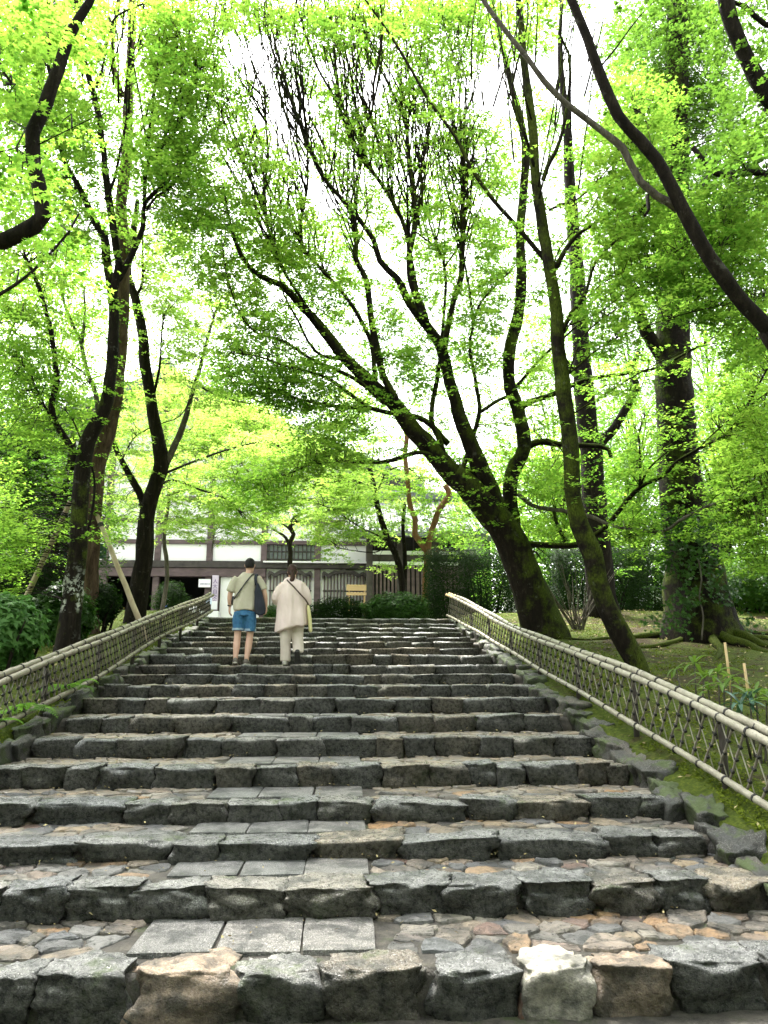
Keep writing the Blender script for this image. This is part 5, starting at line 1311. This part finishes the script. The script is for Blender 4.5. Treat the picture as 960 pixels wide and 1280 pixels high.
C = scatter(9000, lambda: (random.uniform(-6.5, -3.3), 6+random.random()*13), .006, True)
prop(link('moss', leaf_mesh('moss', C, up_normals(len(C), rng, 1.3), .035*rng.uniform(.5, 1.5, len(C)), M['tuft'], LEAF1, rng)), kind='stuff')
C = []
while len(C) < 420:
    k = random.randrange(9); x = random.uniform(XL, XR); y = random.uniform(SD[k]+.35, SD[k+1]+.0); C.append((x, y, SZ[k]+.012))
for k in range(9):     # moss and crumbs gathered in the angle under each riser
    for _ in range(90): x = random.uniform(XL, XR); C.append((x, SD[k+1]+random.uniform(-.03, .06), SZ[k]+random.uniform(0, .03)))
C = np.array(C)
prop(link('stair_litter', leaf_mesh('stair_litter', C, up_normals(len(C), rng, .5), .03*rng.uniform(.3, 1.3, len(C)), M['fallen'], LEAF1, rng)), kind='stuff')

# ------------------------------------------------------------------ people
def hand(mb, wrist, dirv, palmn, s=1.0, curl=.5, thumb=1):
    d = Vector(dirv).normalized(); n = Vector(palmn).normalized(); n = (n-d*n.dot(d)).normalized(); u = d.cross(n)*thumb; w_ = Vector(wrist)
    mb.loft([[w_+d*(t*.095*s)+u*(math.cos(a)*hw*s)+n*(math.sin(a)*ht*s) for a in [k*PI/5 for k in range(10)]] for t, hw, ht in ((-.1, .024, .018), (.25, .034, .017), (.7, .043, .016), (1.0, .041, .013))])
    for i, (o, L) in enumerate(((.03, .07), (.011, .08), (-.01, .075), (-.03, .058))):
        p = w_+d*.088*s+u*o*s; q = [p]; ang = .15; 
        for k in range(3): ang += curl*(.55+.1*i); q.append(q[-1]+(d*math.cos(ang)+n*math.sin(ang)+u*o*1.2)*(L*s*(.42, .33, .25)[k]))
        mb.tube(q, [.0098*s, .0094*s, .0088*s, .0072*s], 7)
    p = w_+d*.028*s+u*.03*s; mb.tube([p, p+(u*.75+d*.65+n*.25)*.032*s, p+(u*.95+d*1.55+n*.6)*.034*s], [.0135*s, .0115*s, .009*s], 7)
def head(mb, c, s=1.0, tilt=0.0, yaw=0.0):
    rows = [(-.125, .045, .052, .012), (-.108, .055, .066, .018), (-.08, .064, .08, .012), (-.04, .071, .09, .004), (0, .076, .097, -.002), (.04, .077, .098, -.004), (.075, .068, .088, -.004), (.1, .05, .066, -.004), (.116, .024, .034, -.003), (.12, .006, .008, -.003)]
    Rm = Matrix.Rotation(yaw, 3, 'Z') @ Matrix.Rotation(tilt, 3, 'X')
    T = lambda v: Vector(c)+Rm @ Vector(v)*s
    mb.loft([[T((rx*math.cos(a), dy+ry*math.sin(a), z)) for a in [k*2*PI/16 for k in range(16)]] for z, rx, ry, dy in rows])
    mb.tube([T((0, .085, .02)), T((0, .105, -.015)), T((0, .1, -.03))], [.009*s, .013*s, .012*s], 7)      # nose
    mb.tube([T((-.02, .086, -.062)), T((0, .093, -.062)), T((.02, .086, -.062))], [.006*s, .009*s, .006*s], 6)    # lips
    for sx in (-1, 1): mb.loft([[T((sx*(.074+.012*t), -.012+ry*math.cos(a)-.006*t, rz*math.sin(a)-.004)) for a in [k*2*PI/9 for k in range(9)]] for t, ry, rz in ((0, .014, .026), (.6, .017, .031), (1.2, .012, .024))])
    return T
def eyes(T, root, s=1.0):
    for sx in (-1, 1):
        mb = MB(); bm = bmesh.new(); bmesh.ops.create_uvsphere(bm, u_segments=8, v_segments=6, radius=.011*s); bm.verts.index_update(); mb.add([v.co+T((sx*.03, .083, .012)) for v in bm.verts], [tuple(v.index for v in f.verts) for f in bm.faces]); bm.free(); mb.build('eye', M['hair_black'], root, True)
def limb(mb, pts, rad, n=12): mb.tube(smooth_path(pts, .04), list(np.interp(np.linspace(0, 1, len(smooth_path(pts, .04))), np.linspace(0, 1, len(rad)), rad)), n)
def shoe(root, ankle, yaw, pitch, mat, solem, L=.27):
    o = empty('shoe_pivot'); bpy.data.objects.remove(o)
    Rm = Matrix.Translation(ankle) @ Matrix.Rotation(yaw, 4, 'Z') @ Matrix.Rotation(pitch, 4, 'X')
    mb = MB(); rows = [(-.085, .03, .06), (-.07, .037, .085), (-.03, .04, .09), (.03, .043, .075), (.09, .049, .058), (.14, .046, .045), (.172, .03, .034), (.182, .01, .02)]
    mb.loft([[Rm @ Vector((hw*math.cos(a), y, -.075+max(0, h*(.5+.5*math.sin(a))))) for a in [k*2*PI/14 for k in range(14)]] for y, hw, h in rows])
    me = mb.me('shoe', mat, True); s_ = link('shoe', me, root)
    sb = MB(); sb.loft([[Rm @ Vector((hw*1.08*math.cos(a), y*1.04, -.078+.028*(.5+.5*math.sin(a))-.012)) for a in [k*2*PI/14 for k in range(14)]] for y, hw, h in rows]); link('sole', sb.me('sole', solem, True), s_)
def person_root(px, Y, z, label, group=None): q = P(px, 830, Y); return empty('person', (q.x, Y, z), label, 'person', group)
def fold(me, amp, sc, seed):
    co = np.empty(len(me.vertices)*3, np.float32); me.vertices.foreach_get('co', co); co = co.reshape(-1, 3); no = np.array([v.normal[:] for v in me.vertices])
    d = np.array([mnoise.noise(Vector((float(p[0])*sc[0]+seed, float(p[1])*sc[1], float(p[2])*sc[2]))) for p in co]); d = np.where(d > 0, d*1.1, d*.3); co += (no*d[:, None]*amp).astype(np.float32)
    me.vertices.foreach_set('co', co.ravel()); me.update(); return me
FY = 12.9; FZ = SZ[10]
# --- the man
man = person_root(304, FY, FZ, 'man in khaki T-shirt and blue denim shorts climbing the steps, seen from behind')
mb = MB()
aL, aR = Vector((-.128, -.02, .10)), Vector((.05, .0, .085))
limb(mb, [(-.095, 0, .93), (-.115, .045, .50), aL], [.088, .074, .056, .058, .036])
limb(mb, [(.10, 0, .93), (.085, .06, .49), aR], [.088, .074, .056, .058, .036])
for s_, a in ((-1, aL), (1, aR)): mb.tube([a+Vector((0, 0, .05)), a+Vector((0, .01, -.03)), a+Vector((0, .1, -.055))], [.036, .04, .032], 10)
mb.loft([ell((0.0, 0, .86), .15, .10), ell((0, 0, .98), .16, .11), ell((.005, .01, 1.12), .145, .10), ell((.01, .02, 1.30), .17, .11), ell((.015, .015, 1.42), .165, .095), ell((.02, .02, 1.475), .10, .07), ell((.025, .03, 1.50), .055, .055), ell((.035, .05, 1.56), .05, .055)])
limb(mb, [(-.17, .015, 1.43), (-.255, .0, 1.17), (-.265, .06, .95)], [.058, .05, .043, .042, .028])
limb(mb, [(.20, .015, 1.43), (.30, .0, 1.20), (.335, .07, .97)], [.058, .05, .043, .042, .028])
hand(mb, (-.266, .065, .945), (-.02, .12, -1), (.9, .35, 0), 1.0, .45, -1)
hand(mb, (.336, .075, .96), (.0, .1, -1), (-1, .3, 0), 1.0, .6, 1)
Th = head(mb, (.045, .06, 1.645), 1.0, -.05)
link('body', voxel(mb, M['skin'], 'body', .0085, 3, .4), man); eyes(Th, man)
mb = MB(); mb.loft([[Th((rx*math.cos(a), dy+ry*math.sin(a), z)) for a in [k*2*PI/16 for k in range(16)]] for z, rx, ry, dy in ((-.055, .058, .052, -.045), (-.03, .075, .08, -.03), (.0, .083, .088, -.022), (.04, .085, .1, -.01), (.08, .077, .095, -.007), (.11, .054, .068, -.006), (.127, .02, .025, -.005))]); link('hair', fold(voxel(mb, M['hair_black'], 'hair', .011, 3), .004, (30, 30, 30), 2), man)
mb = MB()
mb.loft([ell((.0, 0, .885), .196, .146), ell((0, 0, .98), .192, .142), ell((.005, .0, 1.10), .178, .128), ell((.01, .01, 1.28), .188, .125), ell((.015, .01, 1.38), .192, .115), ell((.018, .012, 1.44), .17, .095), ell((.02, .015, 1.485), .105, .075), ell((.025, .025, 1.51), .066, .062)])
limb(mb, [(-.14, .012, 1.425), (-.205, .005, 1.33), (-.25, .0, 1.20)], [.075, .078, .075]); limb(mb, [(.17, .012, 1.425), (.235, .005, 1.34), (.285, .0, 1.22)], [.075, .078, .075])
link('t_shirt', fold(voxel(mb, M['khaki'], 't_shirt', .011, 4), .03, (9, 9, 4), 3), man)
mb = MB(); mb.loft([ell((0, 0, .93), .150, .10), ell((0, 0, .86), .172, .118), ell((0, 0, .80), .175, .125)])
mb.loft([ell((-.085, .0, .86), .10, .118), ell((-.10, .015, .72), .098, .105), ell((-.108, .03, .555), .092, .095)]); mb.loft([ell((.085, .0, .86), .10, .118), ell((.09, .02, .72), .098, .105), ell((.088, .04, .545), .092, .095)])
sh = link('shorts', fold(voxel(mb, M['denim'], 'shorts', .011, 3), .02, (11, 11, 6), 5), man)
for c, r in (((-.108, .03, .56), 1), ((.088, .04, .55), 1)): mb = MB(); mb.loft([ell(c, .099, .102), ell((c[0], c[1], c[2]+.035), .1, .103)], cap=False); link('hem', mb.me('hem', M['denim_hem'], True), sh)
shoe(man, aL+Vector((0, 0, .0)), .12, -.12, M['shoe_grey'], M['sole']); shoe(man, aR, -.05, .0, M['shoe_grey'], M['sole'])
mb = MB(); mb.tube([(-.268, .055, .985), (-.267, .06, .965)], .036, 12); link('wristwatch', mb.me('wristwatch', M['black'], True), man)
# pouch on a strap, and the tote on his shoulder
pouch = empty('shoulder_pouch', man.location, 'small black pouch on a thin strap across the back of the man in khaki', 'bag')
def strap(pts, w_, th, parent, mat):
    p = smooth_path(pts, .03); mb = MB(); mb.tube(p, [(th, w_)]*len(p), 8); return mb.build('strap', mat, parent, True)
strap([(.13, .06, 1.49), (.11, -.03, 1.485), (.05, -.105, 1.40), (-.03, -.128, 1.28), (-.12, -.115, 1.15), (-.178, -.05, 1.08), (-.19, .03, 1.05)], .016, .006, pouch, M['black'])
mb = MB(); mb.loft([ell((-.20, .06, z), rx, ry, 14, 0, .6) for z, rx, ry in ((.98, .03, .06), (1.0, .038, .08), (1.08, .036, .085), (1.12, .03, .07))]); mb.build('pouch_body', M['black'], pouch, True)
tote = empty('tote_bag', man.location, 'long navy tote bag hanging from the right shoulder of the man', 'bag')
mb = MB(); mb.loft([ell((x, -.07, z), rx, .075, 16, 0, .75) for x, z, rx in ((.26, .80, .03), (.255, .83, .085), (.25, .92, .095), (.235, 1.05, .085), (.215, 1.18, .06), (.20, 1.28, .032), (.19, 1.33, .02))]); link('bag_body', fold(voxel(mb, M['navy'], 'bag_body', .011, 3), .014, (10, 10, 7), 8), tote)
strap([(.175, -.085, 1.30), (.165, -.10, 1.40), (.165, -.04, 1.485), (.17, .05, 1.47), (.2, .09, 1.35), (.22, -.01, 1.2)], .024, .008, tote, M['navy'])
# --- the woman
wom = person_root(363, FY, FZ, 'woman in long pale beige tunic and trousers climbing the steps, seen from behind')
mb = MB(); wL, wR = Vector((-.09, 0, .09)), Vector((.125, -.13, .185))
limb(mb, [(-.09, 0, .86), (-.095, .03, .47), wL], [.085, .07, .052, .052, .034]); limb(mb, [(.09, 0, .86), (.105, .10, .50), wR], [.085, .07, .052, .052, .034])
for a in (wL, wR): mb.tube([a+Vector((0, 0, .05)), a+Vector((0, .01, -.03)), a+Vector((0, .09, -.05))], [.034, .036, .028], 10)
mb.loft([ell((0, 0, .80), .16, .11), ell((0, 0, .92), .165, .12), ell((0, .01, 1.06), .13, .10), ell((0, .02, 1.22), .15, .11), ell((0, .02, 1.34), .15, .09), ell((0, .02, 1.385), .09, .065), ell((0, .03, 1.42), .048, .05), ell((0, .05, 1.48), .045, .05)])
limb(mb, [(-.165, .02, 1.33), (-.275, .0, 1.12), (-.20, .2, 1.03)], [.052, .045, .04, .036, .026]); limb(mb, [(.165, .02, 1.33), (.265, .0, 1.14), (.262, .04, .985)], [.052, .045, .04, .036, .026])
hand(mb, (-.195, .205, 1.03), (.5, .8, .1), (.3, -.2, 1), .92, .5, 1); hand(mb, (.262, .045, .98), (.05, .12, -1), (-1, .3, 0), .92, .7, 1)
Th = head(mb, (-.01, .07, 1.545), .96, -.08)
link('body', voxel(mb, M['skin'], 'body', .0085, 3, .4), wom); eyes(Th, wom, .96)
mb = MB(); mb.loft([[Th((rx*math.cos(a), dy+ry*math.sin(a), z)) for a in [k*2*PI/16 for k in range(16)]] for z, rx, ry, dy in ((-.075, .05, .045, -.05), (-.04, .078, .082, -.03), (.0, .087, .094, -.02), (.04, .089, .105, -.008), (.08, .082, .1, -.005), (.115, .058, .072, -.004), (.134, .02, .025, -.003))])
mb.tube(smooth_path([Th((.0, -.1, -.02)), Th((.012, -.125, -.07)), Th((.015, -.12, -.14)), Th((-.01, -.115, -.2)), Th((-.045, -.115, -.235))], .02), list(np.interp(np.linspace(0, 1, len(smooth_path([Th((.0, -.1, -.02)), Th((.012, -.125, -.07)), Th((.015, -.12, -.14)), Th((-.01, -.115, -.2)), Th((-.045, -.115, -.235))], .02))), [0, .3, .7, 1], [.035, .042, .04, .012])), 10)
hair = link('hair', fold(voxel(mb, M['hair_brown'], 'hair', .01, 2), .005, (34, 34, 14), 2), wom)
mb = MB(); mb.tube([Th((.008, -.112, -.045)), Th((.01, -.116, -.058))], .04, 12); link('hair_tie', mb.me('hair_tie', M['black'], True), hair)
mb = MB(); n = 20
def hemz(a): return .63-.075*-math.cos(a)*-1*-1
rings = []
for z, rx, ry, cx_, asym in ((.60, .268, .20, -.005, .075), (.75, .262, .195, 0, .03), (.92, .245, .18, 0, 0), (1.08, .228, .165, 0, 0), (1.22, .222, .15, 0, 0), (1.32, .20, .125, 0, 0), (1.375, .15, .09, 0, 0), (1.405, .09, .07, 0, 0), (1.43, .066, .062, 0, 0)):
    rings.append([Vector((cx_+rx*math.cos(a), .01+ry*math.sin(a), z+asym*math.cos(a)*.9+(.02*math.sin(3*a) if asym else 0))) for a in [k*2*PI/n for k in range(n)]])
mb.loft(rings)
limb(mb, [(-.135, .015, 1.325), (-.215, .0, 1.22), (-.275, .0, 1.09), (-.22, .14, 1.03)], [.07, .075, .075, .055]); limb(mb, [(.135, .015, 1.325), (.205, .0, 1.23), (.25, .0, 1.12), (.256, .03, 1.0)], [.07, .074, .072, .055])
link('tunic', fold(voxel(mb, M['beige'], 'tunic', .011, 4), .045, (8, 8, 2.4), 13), wom)
mb = MB(); mb.loft([ell((0, 0, .86), .17, .12), ell((0, 0, .76), .175, .125)])
mb.loft([ell((-.085, 0, .80), .105, .115), ell((-.095, .02, .5), .092, .1), ell((-.09, .0, .25), .084, .098), ell((-.088, .0, .06), .082, .105)])
mb.loft([ell((.09, 0, .80), .105, .115), ell((.105, .07, .52), .098, .105), ell((.118, .0, .34), .09, .1), ell((.125, -.09, .20), .088, .08)])
link('trousers', fold(voxel(mb, M['beige_dark'], 'trousers', .011, 3), .035, (10, 10, 3), 15), wom)
shoe(wom, wL, .05, 0, M['shoe_white'], M['sole'], .25); shoe(wom, wR, -.1, -.95, M['sole_dark'], M['sole_dark'], .25)
sb_ = empty('sling_bag', wom.location, 'flat pale yellow cloth bag at the right hip of the woman', 'bag')
mb = MB(); mb.loft([[Vector((x+rx*math.cos(a), -.02+.06*math.sin(a), z)) for a in [k*2*PI/12 for k in range(12)]] for x, z, rx in ((.325, .53, .012), (.318, .56, .03), (.30, .75, .034), (.28, .9, .03), (.272, .97, .018))]); mb.build('bag_body', M['yellow'], sb_, True)
strap([(.275, -.05, .98), (.235, -.12, 1.05), (.13, -.165, 1.16), (.03, -.15, 1.27), (-.06, -.11, 1.36), (-.10, -.02, 1.40), (-.1, .08, 1.36)], .014, .006, sb_, M['brownstrap'])
# --- the two visitors by the entrance
def visitor(px, Y, label, coat, hat, lean, h, extra=None):
    r_ = person_root(px, Y, TOPZ+.05, label, 'visitors by the entrance'); s = h/1.7; mb = MB(); V_ = lambda x, y, z: Vector((x*s, y*s, z*s))
    for sx in (-1, 1): limb(mb, [V_(sx*.09, 0, .85), V_(sx*.1, .03, .46), V_(sx*.1, 0, .05)], [.08*s, .06*s, .05*s, .035*s]); mb.tube([V_(sx*.1, 0, .07), V_(sx*.1, .1, .03)], [.04*s, .03*s], 8)
    mb.loft([ell(V_(0, lean*.1, .8), .15*s, .11*s), ell(V_(0, lean*.3, 1.1), .15*s, .1*s), ell(V_(0, lean*.6, 1.34), .16*s, .1*s), ell(V_(0, lean*.7, 1.42), .06*s, .06*s), ell(V_(0, lean*.8, 1.5), .05*s, .05*s)])
    for sx in (-1, 1): limb(mb, [V_(sx*.17, lean*.55, 1.33), V_(sx*.24, lean*.4, 1.08), V_(sx*.2, lean*.6+.2, .95)], [.05*s, .04*s, .03*s]); hand(mb, V_(sx*.2, lean*.6+.2, .95), (0, .8, -.4), (-sx, 0, 0), .9*s, .5, sx)
    T = head(mb, V_(0, lean*.9, 1.58), .95*s, -.2*lean); link('body', voxel(mb, M['skin'], 'body', .011, 3, .4), r_); eyes(T, r_, s)
    mb = MB(); mb.loft([ell(V_(0, lean*.1, .72), .19*s, .14*s), ell(V_(0, lean*.3, 1.0), .185*s, .135*s), ell(V_(0, lean*.55, 1.28), .195*s, .13*s), ell(V_(0, lean*.65, 1.4), .12*s, .09*s), ell(V_(0, lean*.7, 1.44), .07*s, .07*s)])
    for sx in (-1, 1): limb(mb, [V_(sx*.15, lean*.55, 1.33), V_(sx*.24, lean*.4, 1.08), V_(sx*.21, lean*.6+.16, .97)], [.07*s, .062*s, .055*s])
    link('jacket', fold(voxel(mb, M[coat], 'jacket', .014, 3), .012, (8, 8, 5), px), r_)
    mb = MB()
    for sx in (-1, 1): mb.loft([ell(V_(sx*.08, 0, .84), .1*s, .11*s), ell(V_(sx*.1, .02, .45), .085*s, .09*s), ell(V_(sx*.1, 0, .08), .08*s, .09*s)])
    link('trousers', voxel(mb, M['navy'], 'trousers', .014, 2), r_)
    mb = MB(); mb.loft([[T((rx*math.cos(a), -.005+rx*1.15*math.sin(a), z)) for a in [k*2*PI/16 for k in range(16)]] for z, rx in ((.03, .13), (.04, .13), (.045, .09), (.09, .086), (.125, .06), (.135, .01))]); link('hat', mb.me('hat', M[hat], True), r_)
    mb = MB(); mb.loft([[T((rx*math.cos(a), -.02+rx*1.15*math.sin(a), z)) for a in [k*2*PI/14 for k in range(14)]] for z, rx in ((-.09, .06), (-.05, .082), (.03, .084), (.06, .07))]); link('hair', mb.me('hair', M['hair_black'], True), r_)
visitor(203, 31.0, 'visitor in blue jacket and white hat in the dark entrance', 'blue', 'white', .25, 1.55)
visitor(239, 31.3, 'visitor in bright pink hat just behind the left fence top', 'white', 'pink', .1, 1.5)
